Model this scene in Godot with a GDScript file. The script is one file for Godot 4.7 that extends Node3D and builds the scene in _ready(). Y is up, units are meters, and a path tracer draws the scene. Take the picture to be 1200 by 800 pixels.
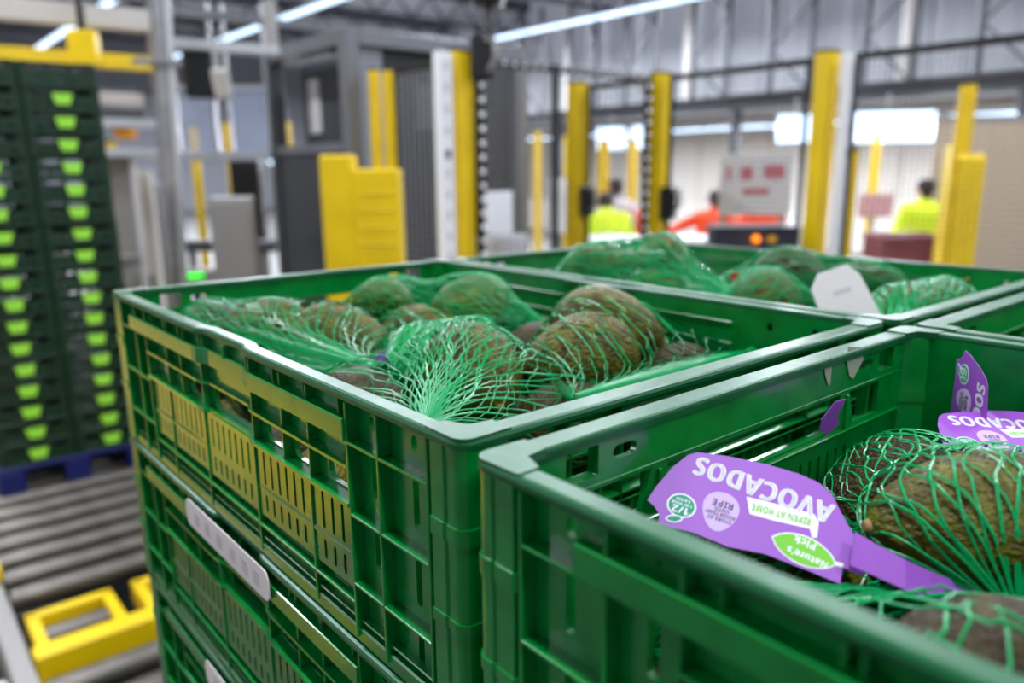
extends Node3D

# ---------------------------------------------------------------- mesh builder
class MB:
	var v := PackedVector3Array()
	var n := PackedVector3Array()
	var uv := PackedVector2Array()
	func tri(a: Vector3, b: Vector3, c: Vector3, na: Vector3, nb: Vector3, nc: Vector3) -> void:
		if (c - a).cross(b - a).dot(na + nb + nc) < 0.0:
			v.append_array([a, c, b]); n.append_array([na, nc, nb])
		else:
			v.append_array([a, b, c]); n.append_array([na, nb, nc])
		for i in 3:
			uv.append(Vector2(v[v.size() - 3 + i].x, v[v.size() - 3 + i].y))
	func flat(a: Vector3, b: Vector3, c: Vector3, out: Vector3) -> void:
		var m := (c - a).cross(b - a)
		if m.length_squared() < 1e-18:
			return
		m = m.normalized()
		if m.dot(out) < 0.0: m = -m
		tri(a, b, c, m, m, m)
	func quad(a: Vector3, b: Vector3, c: Vector3, d: Vector3, out: Vector3) -> void:
		flat(a, b, c, out); flat(a, c, d, out)
	func squad(a: Vector3, b: Vector3, c: Vector3, d: Vector3, na: Vector3, nb: Vector3, nc: Vector3, nd: Vector3) -> void:
		tri(a, b, c, na, nb, nc); tri(a, c, d, na, nc, nd)
	# bevelled box, axes aligned
	func box(c: Vector3, s: Vector3, bev := 0.0) -> void:
		xbox(Transform3D(Basis(), c), s, bev)
	func span(a: Vector3, b: Vector3, bev := 0.0) -> void:
		xbox(Transform3D(Basis(), (a + b) * 0.5), (b - a).abs(), bev)
	func xbox(x: Transform3D, s: Vector3, bev := 0.0) -> void:
		var h := s * 0.5
		bev = minf(bev, minf(h.x, minf(h.y, h.z)) * 0.9)
		var i := h - Vector3.ONE * bev
		for ax in 3:
			var u := (ax + 1) % 3
			var w := (ax + 2) % 3
			for sg in [-1.0, 1.0]:
				var nn := Vector3(); nn[ax] = sg
				var q := []
				for k in [[-1, -1], [1, -1], [1, 1], [-1, 1]]:
					var p := Vector3(); p[ax] = sg * h[ax]; p[u] = k[0] * i[u]; p[w] = k[1] * i[w]
					q.append(x * p)
				quad(q[0], q[1], q[2], q[3], x.basis * nn)
			if bev > 0.0:
				for s1 in [-1.0, 1.0]:
					for s2 in [-1.0, 1.0]:
						var q := []
						for k in [[0, -1], [0, 1], [1, 1], [1, -1]]:
							var p := Vector3()
							p[ax] = k[1] * i[ax]
							p[u] = s1 * (h[u] if k[0] == 0 else i[u])
							p[w] = s2 * (i[w] if k[0] == 0 else h[w])
							q.append(x * p)
						var nn := Vector3(); nn[u] = s1; nn[w] = s2
						quad(q[0], q[1], q[2], q[3], x.basis * nn)
		if bev > 0.0:
			for sx in [-1.0, 1.0]:
				for sy in [-1.0, 1.0]:
					for sz in [-1.0, 1.0]:
						var g := Vector3(sx, sy, sz)
						flat(x * (Vector3(h.x, i.y, i.z) * g), x * (Vector3(i.x, h.y, i.z) * g), x * (Vector3(i.x, i.y, h.z) * g), x.basis * g)
	func bar(a: Vector3, b: Vector3, w: float, d: float, bev := 0.0) -> void:
		var z := (b - a).normalized()
		var y := Vector3.UP if absf(z.y) < 0.95 else Vector3.RIGHT
		var xx := y.cross(z).normalized()
		y = z.cross(xx)
		xbox(Transform3D(Basis(xx, y, z), (a + b) * 0.5), Vector3(w, d, (b - a).length()), bev)
	# polygon in local xy pushed along local z by depth
	func prism(poly: PackedVector2Array, x: Transform3D, depth: float, seams := []) -> void:
		var t := Geometry2D.triangulate_polygon(poly)
		var zf := x.basis.z.normalized()
		for k in range(0, t.size(), 3):
			var a := poly[t[k]]; var b := poly[t[k + 1]]; var c := poly[t[k + 2]]
			flat(x * Vector3(a.x, a.y, 0), x * Vector3(b.x, b.y, 0), x * Vector3(c.x, c.y, 0), -zf)
			flat(x * Vector3(a.x, a.y, depth), x * Vector3(b.x, b.y, depth), x * Vector3(c.x, c.y, depth), zf)
		var cw := Geometry2D.is_polygon_clockwise(poly)
		for k in poly.size():
			var a := poly[k]; var b := poly[(k + 1) % poly.size()]
			var skip := false
			for sm in seams:
				if absf(a.x - sm) < 2e-5 and absf(b.x - sm) < 2e-5: skip = true
			if skip: continue
			var e := b - a
			var o := Vector2(e.y, -e.x) if not cw else Vector2(-e.y, e.x)
			quad(x * Vector3(a.x, a.y, 0), x * Vector3(b.x, b.y, 0), x * Vector3(b.x, b.y, depth), x * Vector3(a.x, a.y, depth), x.basis * Vector3(o.x, o.y, 0))
	# sheet x0..x1, y0..y1 with polygon holes
	func plate(r: Rect2, holes: Array, x: Transform3D, depth: float) -> void:
		var cuts := [r.position.x, r.end.x]
		for h in holes:
			var mid := 0.0
			for p in h: mid += p.x
			mid /= h.size()
			var known := false
			for c in cuts:
				if absf(c - mid) < 0.0012: known = true
			if not known: cuts.append(mid)
		cuts.sort()
		var inner := cuts.slice(1, cuts.size() - 1)
		for k in cuts.size() - 1:
			var a: float = cuts[k]; var b: float = cuts[k + 1]
			var list := [PackedVector2Array([Vector2(a, r.position.y) * 1000, Vector2(b, r.position.y) * 1000, Vector2(b, r.end.y) * 1000, Vector2(a, r.end.y) * 1000])]
			for h in holes:
				var hi := -1e9; var lo := 1e9
				for p in h: hi = maxf(hi, p.x); lo = minf(lo, p.x)
				if hi < a or lo > b: continue
				var hs := PackedVector2Array()
				for p in h: hs.append(p * 1000)
				var nxt := []
				for p in list: nxt.append_array(Geometry2D.clip_polygons(p, hs))
				list = nxt
			for p in list:
				var q := PackedVector2Array()
				for w in p: q.append(w / 1000.0)
				prism(q, x, depth, inner)
	func tube(p: PackedVector3Array, rad: Array, seg := 8, caps := true) -> void:
		var m := p.size()
		var ring := []
		var up := Vector3.UP
		for i in m:
			var t := (p[mini(i + 1, m - 1)] - p[maxi(i - 1, 0)]).normalized()
			if i == 0 and absf(t.dot(up)) > 0.9: up = Vector3.RIGHT
			var sx := (up - t * up.dot(t)).normalized()
			up = sx
			var sy := t.cross(sx)
			var rr: float = rad[mini(i, rad.size() - 1)]
			var row := []
			for k in seg:
				var a := TAU * k / seg
				var d := sx * cos(a) + sy * sin(a)
				row.append([p[i] + d * rr, d])
			ring.append(row)
		for i in m - 1:
			for k in seg:
				var k2 := (k + 1) % seg
				squad(ring[i][k][0], ring[i][k2][0], ring[i + 1][k2][0], ring[i + 1][k][0], ring[i][k][1], ring[i][k2][1], ring[i + 1][k2][1], ring[i + 1][k][1])
		if caps:
			for e in [0, m - 1]:
				var o := (p[0] - p[1]).normalized() if e == 0 else (p[m - 1] - p[m - 2]).normalized()
				for k in seg:
					flat(p[e], ring[e][k][0], ring[e][(k + 1) % seg][0], o)
	# profile points (radius, height) turned about local y
	func lathe(prof: PackedVector2Array, x: Transform3D, seg := 24, smooth := true) -> void:
		var m := prof.size()
		for i in m - 1:
			var a := prof[i]; var b := prof[i + 1]
			if (b - a).length() < 1e-7: continue
			for k in seg:
				var q0 := TAU * k / seg; var q1 := TAU * (k + 1) / seg
				var fn := Vector2(b.y - a.y, -(b.x - a.x)).normalized()
				var n0 := Vector3(cos(q0) * fn.x, fn.y, sin(q0) * fn.x)
				var n1 := Vector3(cos(q1) * fn.x, fn.y, sin(q1) * fn.x)
				if not smooth:
					n0 = (n0 + n1).normalized(); n1 = n0
				var B := x.basis
				squad(x * Vector3(cos(q0) * a.x, a.y, sin(q0) * a.x), x * Vector3(cos(q1) * a.x, a.y, sin(q1) * a.x), x * Vector3(cos(q1) * b.x, b.y, sin(q1) * b.x), x * Vector3(cos(q0) * b.x, b.y, sin(q0) * b.x), B * n0, B * n1, B * n1, B * n0)
	func mesh() -> ArrayMesh:
		var a := []
		a.resize(Mesh.ARRAY_MAX)
		a[Mesh.ARRAY_VERTEX] = v; a[Mesh.ARRAY_NORMAL] = n; a[Mesh.ARRAY_TEX_UV] = uv
		var m := ArrayMesh.new()
		m.add_surface_from_arrays(Mesh.PRIMITIVE_TRIANGLES, a)
		return m

# ---------------------------------------------------------------- scene helpers
var M := {}
const W := 0.412      # crate width (x)
const L := 0.6        # crate length (z)
const H := 0.155      # crate height
const RIM := 1.7327   # height of the top rims above the floor
const ROLL := 0.5027  # top of the conveyor rollers
var rng := RandomNumberGenerator.new()

func put(called: String, src, mat: Material, parent: Node = self) -> MeshInstance3D:
	var o := MeshInstance3D.new()
	o.name = called
	o.mesh = src.mesh() if src is MB else src
	o.material_override = mat
	parent.add_child(o, true)
	return o

func thing(called: String, label: String, category: String, at := Vector3.ZERO, turn := 0.0, group := "") -> Node3D:
	var o := Node3D.new()
	o.name = called
	add_child(o, true)
	o.position = at
	o.rotation.y = turn
	return tag(o, label, category, group)

func tag(o: Node3D, label: String, category: String, group := "") -> Node3D:
	o.set_meta("label", label)
	o.set_meta("category", category)
	if group: o.set_meta("group", group)
	return o

func struct(called: String, src, mat: Material, parent: Node = self) -> MeshInstance3D:
	var o := put(called, src, mat, parent)
	o.set_meta("kind", "structure")
	return o

func dup(src: Node3D, called: String, label: String, at: Vector3, turn := 0.0, group := "") -> Node3D:
	var o: Node3D = src.duplicate()
	o.name = called
	add_child(o, true)
	o.position = at
	o.rotation = Vector3(0, turn, 0)
	o.set_meta("label", label)
	if group: o.set_meta("group", group)
	elif o.has_meta("group"): o.remove_meta("group")
	return o

func noise_tex(freq: float, ramp: Array, octaves := 4, size := 512, seed_ := 1, cellular := false) -> NoiseTexture2D:
	var f := FastNoiseLite.new()
	f.seed = seed_
	f.frequency = freq
	f.fractal_octaves = octaves
	f.noise_type = FastNoiseLite.TYPE_CELLULAR if cellular else FastNoiseLite.TYPE_SIMPLEX_SMOOTH
	var t := NoiseTexture2D.new()
	t.width = size; t.height = size; t.seamless = true
	t.noise = f
	if ramp.size():
		var g := Gradient.new()
		g.offsets = PackedFloat32Array(ramp.map(func(r): return r[0]))
		g.colors = PackedColorArray(ramp.map(func(r): return r[1]))
		t.color_ramp = g
	return t

func mat(c: Color, rough := 0.5, metal := 0.0, spec := 0.5) -> StandardMaterial3D:
	var m := StandardMaterial3D.new()
	m.albedo_color = c
	m.roughness = rough
	m.metallic = metal
	m.metallic_specular = spec
	return m

func grained(m: StandardMaterial3D, tex: Texture2D, scale: float, rtex: Texture2D = null, bump := 0.0, btex: Texture2D = null) -> StandardMaterial3D:
	m.uv1_triplanar = true
	m.uv1_scale = Vector3.ONE * scale
	if tex: m.albedo_texture = tex
	if rtex: m.roughness_texture = rtex
	if bump > 0.0:
		m.heightmap_enabled = true
		m.heightmap_scale = bump
		m.heightmap_texture = btex
	return m

func glow(c: Color, e: float) -> StandardMaterial3D:
	var m := mat(c, 0.6)
	m.emission_enabled = true
	m.emission = c
	m.emission_energy_multiplier = e
	return m

func grey(v: float) -> Color: return Color(v, v, v)

func materials() -> void:
	var worn := noise_tex(0.01, [[0.0, grey(0.82)], [0.5, grey(0.95)], [1.0, grey(1.0)]], 5, 512, 3)
	var scr := noise_tex(0.02, [[0.0, grey(0.75)], [0.55, grey(0.9)], [1.0, grey(1.0)]], 5, 512, 5)
	M.crate = grained(mat(Color(0.0, 0.53, 0.2), 0.24, 0.0, 0.46), worn, 6.0, scr)
	M.crate.clearcoat_enabled = true
	M.crate.clearcoat = 0.45
	M.crate.clearcoat_roughness = 0.12
	M.rim = grained(mat(Color(0.05, 0.36, 0.19), 0.36, 0.0, 0.44), noise_tex(0.012, [[0.0, grey(0.88)], [1.0, grey(1.0)]], 5, 512, 8), 9.0, scr)
	M.tray = grained(mat(Color(0.02, 0.2, 0.1), 0.45), worn, 4.0, scr)
	M.lime = mat(Color(0.62, 0.9, 0.25), 0.5)
	var pebble := noise_tex(0.045, [], 3, 512, 11)
	var skin := noise_tex(0.012, [[0.0, Color(0.22, 0.15, 0.05)], [0.38, Color(0.31, 0.27, 0.06)], [0.62, Color(0.38, 0.38, 0.07)], [1.0, Color(0.5, 0.48, 0.12)]], 5, 512, 12)
	var skin2 := noise_tex(0.012, [[0.0, Color(0.15, 0.1, 0.05)], [0.45, Color(0.23, 0.17, 0.07)], [0.75, Color(0.26, 0.23, 0.07)], [1.0, Color(0.34, 0.32, 0.1)]], 5, 512, 14)
	var skin3 := noise_tex(0.012, [[0.0, Color(0.2, 0.27, 0.04)], [0.5, Color(0.29, 0.4, 0.05)], [1.0, Color(0.46, 0.54, 0.1)]], 5, 512, 15)
	M.skin_olive = grained(mat(Color.WHITE, 0.4, 0.0, 0.36), skin, 11.0, null, 0.22, pebble)
	M.skin_dark = grained(mat(Color.WHITE, 0.45, 0.0, 0.34), skin2, 11.0, null, 0.22, pebble)
	M.skin_green = grained(mat(Color.WHITE, 0.4, 0.0, 0.36), skin3, 11.0, null, 0.2, pebble)
	M.stem = mat(Color(0.62, 0.48, 0.3), 0.8)
	M.net = mat(Color(0.0, 0.6, 0.32), 0.26, 0.0, 0.45)
	M.net.backlight_enabled = true
	M.net.backlight = Color(0.0, 0.25, 0.13)
	M.purple = mat(Color(0.58, 0.29, 0.72), 0.5)
	M.white = mat(Color(0.95, 0.94, 0.95), 0.6)
	M.lilac = mat(Color(0.8, 0.68, 0.88), 0.6)
	M.ink = mat(Color(0.3, 0.22, 0.34), 0.6)
	M.teal = mat(Color(0.0, 0.56, 0.44), 0.6)
	M.leaf = mat(Color(0.45, 0.76, 0.16), 0.6)
	M.lime_ink = mat(Color(0.5, 0.74, 0.2), 0.6)
	M.copper = mat(Color(0.85, 0.5, 0.35), 0.3, 0.9)
	M.card = mat(Color(0.93, 0.89, 0.88), 0.7)
	M.faint = mat(Color(0.82, 0.78, 0.79), 0.7)
	M.yellow = grained(mat(Color(0.98, 0.82, 0.02), 0.38), noise_tex(0.008, [[0.0, grey(0.93)], [1.0, grey(1.0)]], 4, 256, 21), 1.5)
	M.deep_yellow = mat(Color(0.86, 0.64, 0.05), 0.45)
	M.black = mat(Color(0.06, 0.06, 0.065), 0.4)
	M.wire = mat(Color(0.22, 0.22, 0.23), 0.35, 0.5)
	M.bright_wire = mat(Color(0.6, 0.6, 0.62), 0.35, 0.4)
	M.hole = mat(Color(0.03, 0.03, 0.03), 0.8)
	M.charcoal = grained(mat(Color(0.24, 0.245, 0.26), 0.45), noise_tex(0.006, [[0.0, grey(0.9)], [1.0, grey(1.0)]], 4, 256, 22), 1.0)
	M.cabinet = mat(Color(0.3, 0.3, 0.32), 0.45)
	M.frame = mat(Color(0.46, 0.46, 0.48), 0.4, 0.3)
	M.steel = grained(mat(Color(0.66, 0.65, 0.65), 0.32, 0.75), noise_tex(0.01, [[0.0, grey(0.85)], [1.0, grey(1.0)]], 4, 256, 23), 2.0)
	M.alu = mat(Color(0.78, 0.78, 0.79), 0.35, 0.55)
	M.roller = grained(mat(Color(0.5, 0.47, 0.44), 0.38, 0.8), noise_tex(0.01, [[0.0, grey(0.8)], [1.0, grey(1.0)]], 4, 256, 24), 3.0)
	M.pale = mat(Color(0.8, 0.77, 0.74), 0.55)
	M.silver = mat(Color(0.62, 0.6, 0.59), 0.45, 0.3)
	M.blue = mat(Color(0.03, 0.08, 0.36), 0.5)
	M.wood = grained(mat(Color(0.62, 0.48, 0.33), 0.8), noise_tex(0.02, [[0.0, grey(0.8)], [1.0, grey(1.0)]], 4, 256, 26), 3.0)
	M.floor = grained(mat(Color(0.36, 0.35, 0.34), 0.45), noise_tex(0.004, [[0.0, grey(0.85)], [1.0, grey(1.0)]], 5, 512, 27), 0.3)
	M.clad = grained(mat(Color(0.9, 0.9, 0.92), 0.55), noise_tex(0.004, [[0.0, grey(0.93)], [1.0, grey(1.0)]], 3, 256, 28), 0.4)
	M.rack = mat(Color(0.2, 0.205, 0.23), 0.6)
	M.wall_grey = mat(Color(0.5, 0.5, 0.53), 0.7)
	M.ceiling = mat(Color(0.8, 0.8, 0.82), 0.7)
	M.hivis = mat(Color(0.86, 0.95, 0.03), 0.65)
	M.orange = mat(Color(1.0, 0.32, 0.1), 0.65)
	M.band = mat(Color(0.75, 0.76, 0.72), 0.4)
	M.trouser = mat(Color(0.1, 0.11, 0.16), 0.8)
	M.flesh = mat(Color(0.8, 0.58, 0.47), 0.55)
	M.hair = mat(Color(0.17, 0.11, 0.08), 0.7)
	M.eye = mat(Color(0.1, 0.08, 0.07), 0.3)
	M.red = mat(Color(0.42, 0.02, 0.05), 0.5)
	M.pink = mat(Color(0.85, 0.66, 0.66), 0.6)
	M.rose = mat(Color(0.7, 0.4, 0.42), 0.6)
	M.sign = mat(Color(0.8, 0.78, 0.78), 0.5)
	M.beige = mat(Color(0.72, 0.64, 0.56), 0.7)
	M.lamp = glow(Color(0.8, 0.9, 1.0), 7.0)
	M.green_led = glow(Color(0.25, 1.0, 0.2), 2.2)
	M.amber_led = glow(Color(1.0, 0.6, 0.05), 2.0)
	M.scuff = mat(Color(0.6, 0.62, 0.54), 0.7)

# ---------------------------------------------------------------- crates
# wall space: t along the wall, d down from the rim, q in from the outer face
func lp(t: float, d: float, q: float) -> Vector3:
	return Vector3(-W / 2 + q, H - d, L / 2 - t)

func lb(mb: MB, t0: float, t1: float, d0: float, d1: float, q0: float, q1: float, bev := 0.0005) -> void:
	mb.span(lp(t0, d0, q0), lp(t1, d1, q1), bev)

func slot(tc: float, d0: float, d1: float, w: float) -> PackedVector2Array:
	# an upright slot with rounded ends
	var p := PackedVector2Array()
	var r := w / 2
	for k in 7:
		var a := PI * k / 6.0
		p.append(Vector2(tc + cos(a) * r, d1 - r + sin(a) * r))
	for k in 7:
		var a := PI + PI * k / 6.0
		p.append(Vector2(tc + cos(a) * r, d0 + r + sin(a) * r))
	return p

func rrect(t0: float, t1: float, d0: float, d1: float, r: float) -> PackedVector2Array:
	var p := PackedVector2Array()
	for c in [[t1 - r, d1 - r, 0.0], [t0 + r, d1 - r, PI / 2], [t0 + r, d0 + r, PI], [t1 - r, d0 + r, PI * 1.5]]:
		for k in 5:
			var a: float = c[2] + PI / 2 * k / 4.0
			p.append(Vector2(c[0] + cos(a) * r, c[1] + sin(a) * r))
	return p

func wave(t: float) -> float:
	# the long walls step in a little round the middle hand hold
	var s := absf(t - L / 2)
	return 0.0045 * (1.0 - smoothstep(0.036, 0.052, s))

func tsweep(mb: MB, prof: Array, t0: float, t1: float, steps := 40) -> void:
	# closed profile of (q, d) carried along the wall, following the wave
	var cq := 0.0; var cd := 0.0
	for p in prof: cq += p[0] / prof.size(); cd += p[1] / prof.size()
	var ts := []
	for k in steps + 1:
		ts.append(lerpf(t0, t1, float(k) / steps))
	for k in steps:
		var a: float = ts[k]; var b: float = ts[k + 1]
		for i in prof.size():
			var p = prof[i]; var q = prof[(i + 1) % prof.size()]
			var o := lp(0, (p[1] + q[1]) / 2 - cd, (p[0] + q[0]) / 2 - cq) - lp(0, 0, 0)
			mb.quad(lp(a, p[1], p[0] + wave(a)), lp(b, p[1], p[0] + wave(b)), lp(b, q[1], q[0] + wave(b)), lp(a, q[1], q[0] + wave(a)), o)
	for e in [t0, t1]:
		var ctr := lp(e, cd, cq + wave(e))
		for i in prof.size():
			var p = prof[i]; var q = prof[(i + 1) % prof.size()]
			mb.flat(ctr, lp(e, p[1], p[0] + wave(e)), lp(e, q[1], q[0] + wave(e)), Vector3(0, 0, 1 if e == t0 else -1))

func crate_long_wall() -> Array:
	var wall := MB.new()
	var holes := []
	for m in [false, true]:
		for h in [[0.052, 0.012, 0.021, 0.0055], [0.052, 0.034, 0.063, 0.0055], [0.052, 0.078, 0.107, 0.0055], [0.052, 0.121, 0.141, 0.0055],
				[0.0935, 0.0125, 0.0205, 0.006], [0.0935, 0.035, 0.06, 0.0055], [0.0935, 0.078, 0.103, 0.0055]]:
			holes.append(slot(L - h[0] if m else h[0], h[1], h[2], h[3]))
		for h in [[0.114, 0.148], [0.166, 0.196], [0.203, 0.24]]:
			var a: float = h[0]; var b: float = h[1]
			holes.append(rrect(L - b if m else a, L - a if m else b, 0.047, 0.064, 0.007))
	holes.append(rrect(0.26, 0.34, 0.047, 0.065, 0.008))
	var x := Transform3D(Basis(Vector3(0, 0, -1), Vector3(0, -1, 0), Vector3(1, 0, 0)), lp(0, 0, 0.0092))
	wall.plate(Rect2(0.012, 0.004, L - 0.024, H - 0.006), holes, x, 0.0034)
	for m in [false, true]:
		for t in [0.0305, 0.0765, 0.1095]:
			var tt: float = L - t if m else t
			lb(wall, tt - 0.0011, tt + 0.0011, 0.006, 0.150, 0.0012, 0.0096)
		for d in [0.0296, 0.0725, 0.1155]:
			var a: float = L - 0.1095 if m else 0.03
			lb(wall, a, a + 0.0795, d - 0.001, d + 0.001, 0.0012, 0.0096)
		for t in [0.162, 0.2, 0.25]:
			var tt: float = L - t if m else t
			lb(wall, tt - 0.001, tt + 0.001, 0.007, 0.068, 0.003, 0.0096)
		for t in [0.162, 0.25]:
			var tt: float = L - t if m else t
			lb(wall, tt - 0.0012, tt + 0.0012, 0.066, 0.150, 0.0022, 0.0096)
	tsweep(wall, [[0.001, 0.0435], [0.0096, 0.0425], [0.0096, 0.0445], [0.001, 0.0455]], 0.1095, L - 0.1095)
	tsweep(wall, [[0.0, 0.0658], [0.0096, 0.0648], [0.0096, 0.0672], [0.0, 0.0682]], 0.1095, L - 0.1095)
	for d in [0.017, 0.036]:
		lb(wall, 0.13, L - 0.13, d, d + 0.0014, 0.0121, 0.0138)
	lb(wall, 0.11, L - 0.11, 0.128, 0.1302, 0.002, 0.0096)
	lb(wall, 0.006, L - 0.006, 0.1445, 0.1545, 0.003, 0.0125, 0.001)
	lb(wall, 0.02, L - 0.02, 0.139, 0.1405, 0.0038, 0.0096)
	for k in 9:
		lb(wall, 0.12 + 0.0445 * k, 0.1215 + 0.0445 * k, 0.007, 0.017, 0.003, 0.0096)
	var handle := MB.new()
	tsweep(handle, [[0.0, 0.0165], [0.0008, 0.0158], [0.0096, 0.0150], [0.0096, 0.0164], [0.0028, 0.0178], [0.0028, 0.0275], [0.0096, 0.0282], [0.0096, 0.0298], [0.0008, 0.0292], [0.0, 0.0285]], 0.111, L - 0.062, 50)
	var panel := MB.new()
	var s1 := []
	for bay in [[0.111, 0.1605], [0.1635, 0.2485], [0.2515, 0.3485], [0.3515, 0.4365], [0.4395, 0.489]]:
		var a: float = bay[0]; var b: float = bay[1]
		var cnt := int(round((b - a) / 0.0115)) - 1
		for k in cnt:
			var tc := lerpf(a, b, (k + 1.0) / (cnt + 1.0))
			s1.append(slot(tc, 0.0715, 0.096, 0.0034))
			s1.append(slot(tc, 0.1035, 0.1165, 0.0034))
	var px := Transform3D(Basis(Vector3(0, 0, -1), Vector3(0, -1, 0), Vector3(1, 0, 0)), lp(0, 0, 0.0036))
	panel.plate(Rect2(0.1105, 0.0675, L - 0.221, 0.0535), s1, px, 0.0018)
	tsweep(panel, [[0.0026, 0.0985], [0.0037, 0.0975], [0.0037, 0.1012], [0.0026, 0.1005]], 0.1105, L - 0.1105, 8)
	return [wall.mesh(), handle.mesh(), panel.mesh()]

func crate_short_wall() -> ArrayMesh:
	# built along x; outer face towards +z
	var wall := MB.new()
	var holes := []
	for m in [false, true]:
		for h in [[0.044, 0.065, 0.007, 0.0225, 0.0006], [0.075, 0.092, 0.0105, 0.0175, 0.0034]]:
			var a: float = h[0]; var b: float = h[1]
			holes.append(rrect(W - b if m else a, W - a if m else b, h[2], h[3], h[4]))
		for t in [0.045, 0.075]:
			holes.append(slot(W - t if m else t, 0.07, 0.1, 0.0055))
			holes.append(slot(W - t if m else t, 0.11, 0.135, 0.0055))
		var a := 0.062; var b := 0.104
		holes.append(PackedVector2Array([Vector2(W - b if m else a, 0.029), Vector2(W - a if m else b, 0.029), Vector2(W - a if m else b - 0.008, 0.052), Vector2(W - b + 0.008 if m else a, 0.052)]))
	holes.append(PackedVector2Array([Vector2(0.116, 0.029), Vector2(W - 0.116, 0.029), Vector2(W - 0.126, 0.052), Vector2(0.126, 0.052)]))
	for k in 19:
		holes.append(slot(0.105 + k * (W - 0.21) / 18.0, 0.066, 0.092, 0.0034))
	var x := Transform3D(Basis(Vector3(1, 0, 0), Vector3(0, -1, 0), Vector3(0, 0, -1)), Vector3(-W / 2, H, L / 2 - 0.0098))
	wall.plate(Rect2(0.012, 0.004, W - 0.024, H - 0.006), holes, x, 0.0034)
	var sb := func(x0: float, x1: float, d0: float, d1: float, q0: float, q1: float):
		wall.span(Vector3(-W / 2 + x0, H - d0, L / 2 - q0), Vector3(-W / 2 + x1, H - d1, L / 2 - q1), 0.0005)
	for d in [0.0255, 0.056, 0.0605]:
		sb.call(0.03, W - 0.03, d - 0.001, d + 0.001, 0.002, 0.0106)
	sb.call(0.03, W - 0.03, 0.0262, 0.0274, 0.0128, 0.0138)
	sb.call(0.03, W - 0.03, 0.0545, 0.0562, 0.0128, 0.0152)
	for t in [0.032, 0.07, 0.109, W - 0.109, W - 0.07, W - 0.032]:
		sb.call(t - 0.001, t + 0.001, 0.006, 0.15, 0.002, 0.0106)
	for t in [0.109, W - 0.109]:
		sb.call(t - 0.001, t + 0.001, 0.03, 0.054, 0.0128, 0.0152)
	sb.call(0.006, W - 0.006, 0.1445, 0.1545, 0.003, 0.0135)
	return wall.mesh()

func crate_rim() -> ArrayMesh:
	# top flange as one ring: outer loop with rounded corners and the wave, inner loop
	var outer := []; var inner := []
	var hw := W / 2; var hl := L / 2
	var fl := 0.0125
	var add := func(o: Vector2, i: Vector2): outer.append(o); inner.append(i)
	var n := 60
	for side in 4:
		var long_ := side % 2 == 0
		var len_ := L if long_ else W
		for k in n + 1:
			var t := lerpf(0.009, len_ - 0.009, float(k) / n)
			var w := wave(t) if long_ else 0.0
			var mg := 0.0155 if long_ else fl
			var ti := clampf(t, mg, len_ - mg)
			var f := fl if long_ else 0.0155
			var pts := []
			for q in [[t, w], [ti, f + w * 0.8]]:
				match side:
					0: pts.append(Vector2(-hw + q[1], hl - q[0]))
					1: pts.append(Vector2(-hw + q[0], -hl + q[1]))
					2: pts.append(Vector2(hw - q[1], -hl + q[0]))
					3: pts.append(Vector2(hw - q[0], hl - q[1]))
			add.call(pts[0], pts[1])
		for k in range(1, 4):
			var a := PI / 2 * k / 4.0
			var q := Vector2(sin(a), cos(a)) * 0.009
			var p: Vector2; var c: Vector2
			match side:
				0: c = Vector2(-hw + 0.009, -hl + 0.009); p = c + Vector2(-q.y, -q.x)
				1: c = Vector2(hw - 0.009, -hl + 0.009); p = c + Vector2(q.x, -q.y)
				2: c = Vector2(hw - 0.009, hl - 0.009); p = c + Vector2(q.y, q.x)
				3: c = Vector2(-hw + 0.009, hl - 0.009); p = c + Vector2(-q.x, q.y)
			var s := Vector2(signf(c.x), signf(c.y))
			add.call(p, Vector2(s.x * (hw - fl), s.y * (hl - 0.0155)))
	var mb := MB.new()
	# profile: fraction from outer to inner in metres, height
	var prof := [[0.003, -0.0045, true], [0.0, -0.0045, true], [0.0, -0.0022, true], [0.0009, -0.0006, true], [0.0026, 0.0, true], [0.0016, 0.0, false], [0.0004, -0.0007, false], [0.0, -0.002, false], [0.0, -0.0055, false], [0.0015, -0.0055, false]]
	var m := outer.size()
	for i in m:
		var j := (i + 1) % m
		for k in prof.size() - 1:
			var q := []
			for z in [[i, k], [j, k], [j, k + 1], [i, k + 1]]:
				var o: Vector2 = outer[z[0]]; var ii: Vector2 = inner[z[0]]
				var d := (ii - o).normalized()
				var e = prof[z[1]]
				var p: Vector2 = o + d * e[0] if e[2] else ii - d * e[0]
				q.append(Vector3(p.x, H + e[1], p.y))
			var d2: Vector2 = (inner[i] - outer[i]).normalized()
			var out := Vector3(0, 1, 0)
			if k == 0: out = Vector3(0, -1, 0)
			elif k < 4: out = Vector3(-d2.x, 0.3, -d2.y)
			elif k > 4: out = Vector3(d2.x, 0.3 if k < 8 else -9.0, d2.y)
			mb.quad(q[0], q[1], q[2], q[3], out)
	return mb.mesh()

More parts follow.
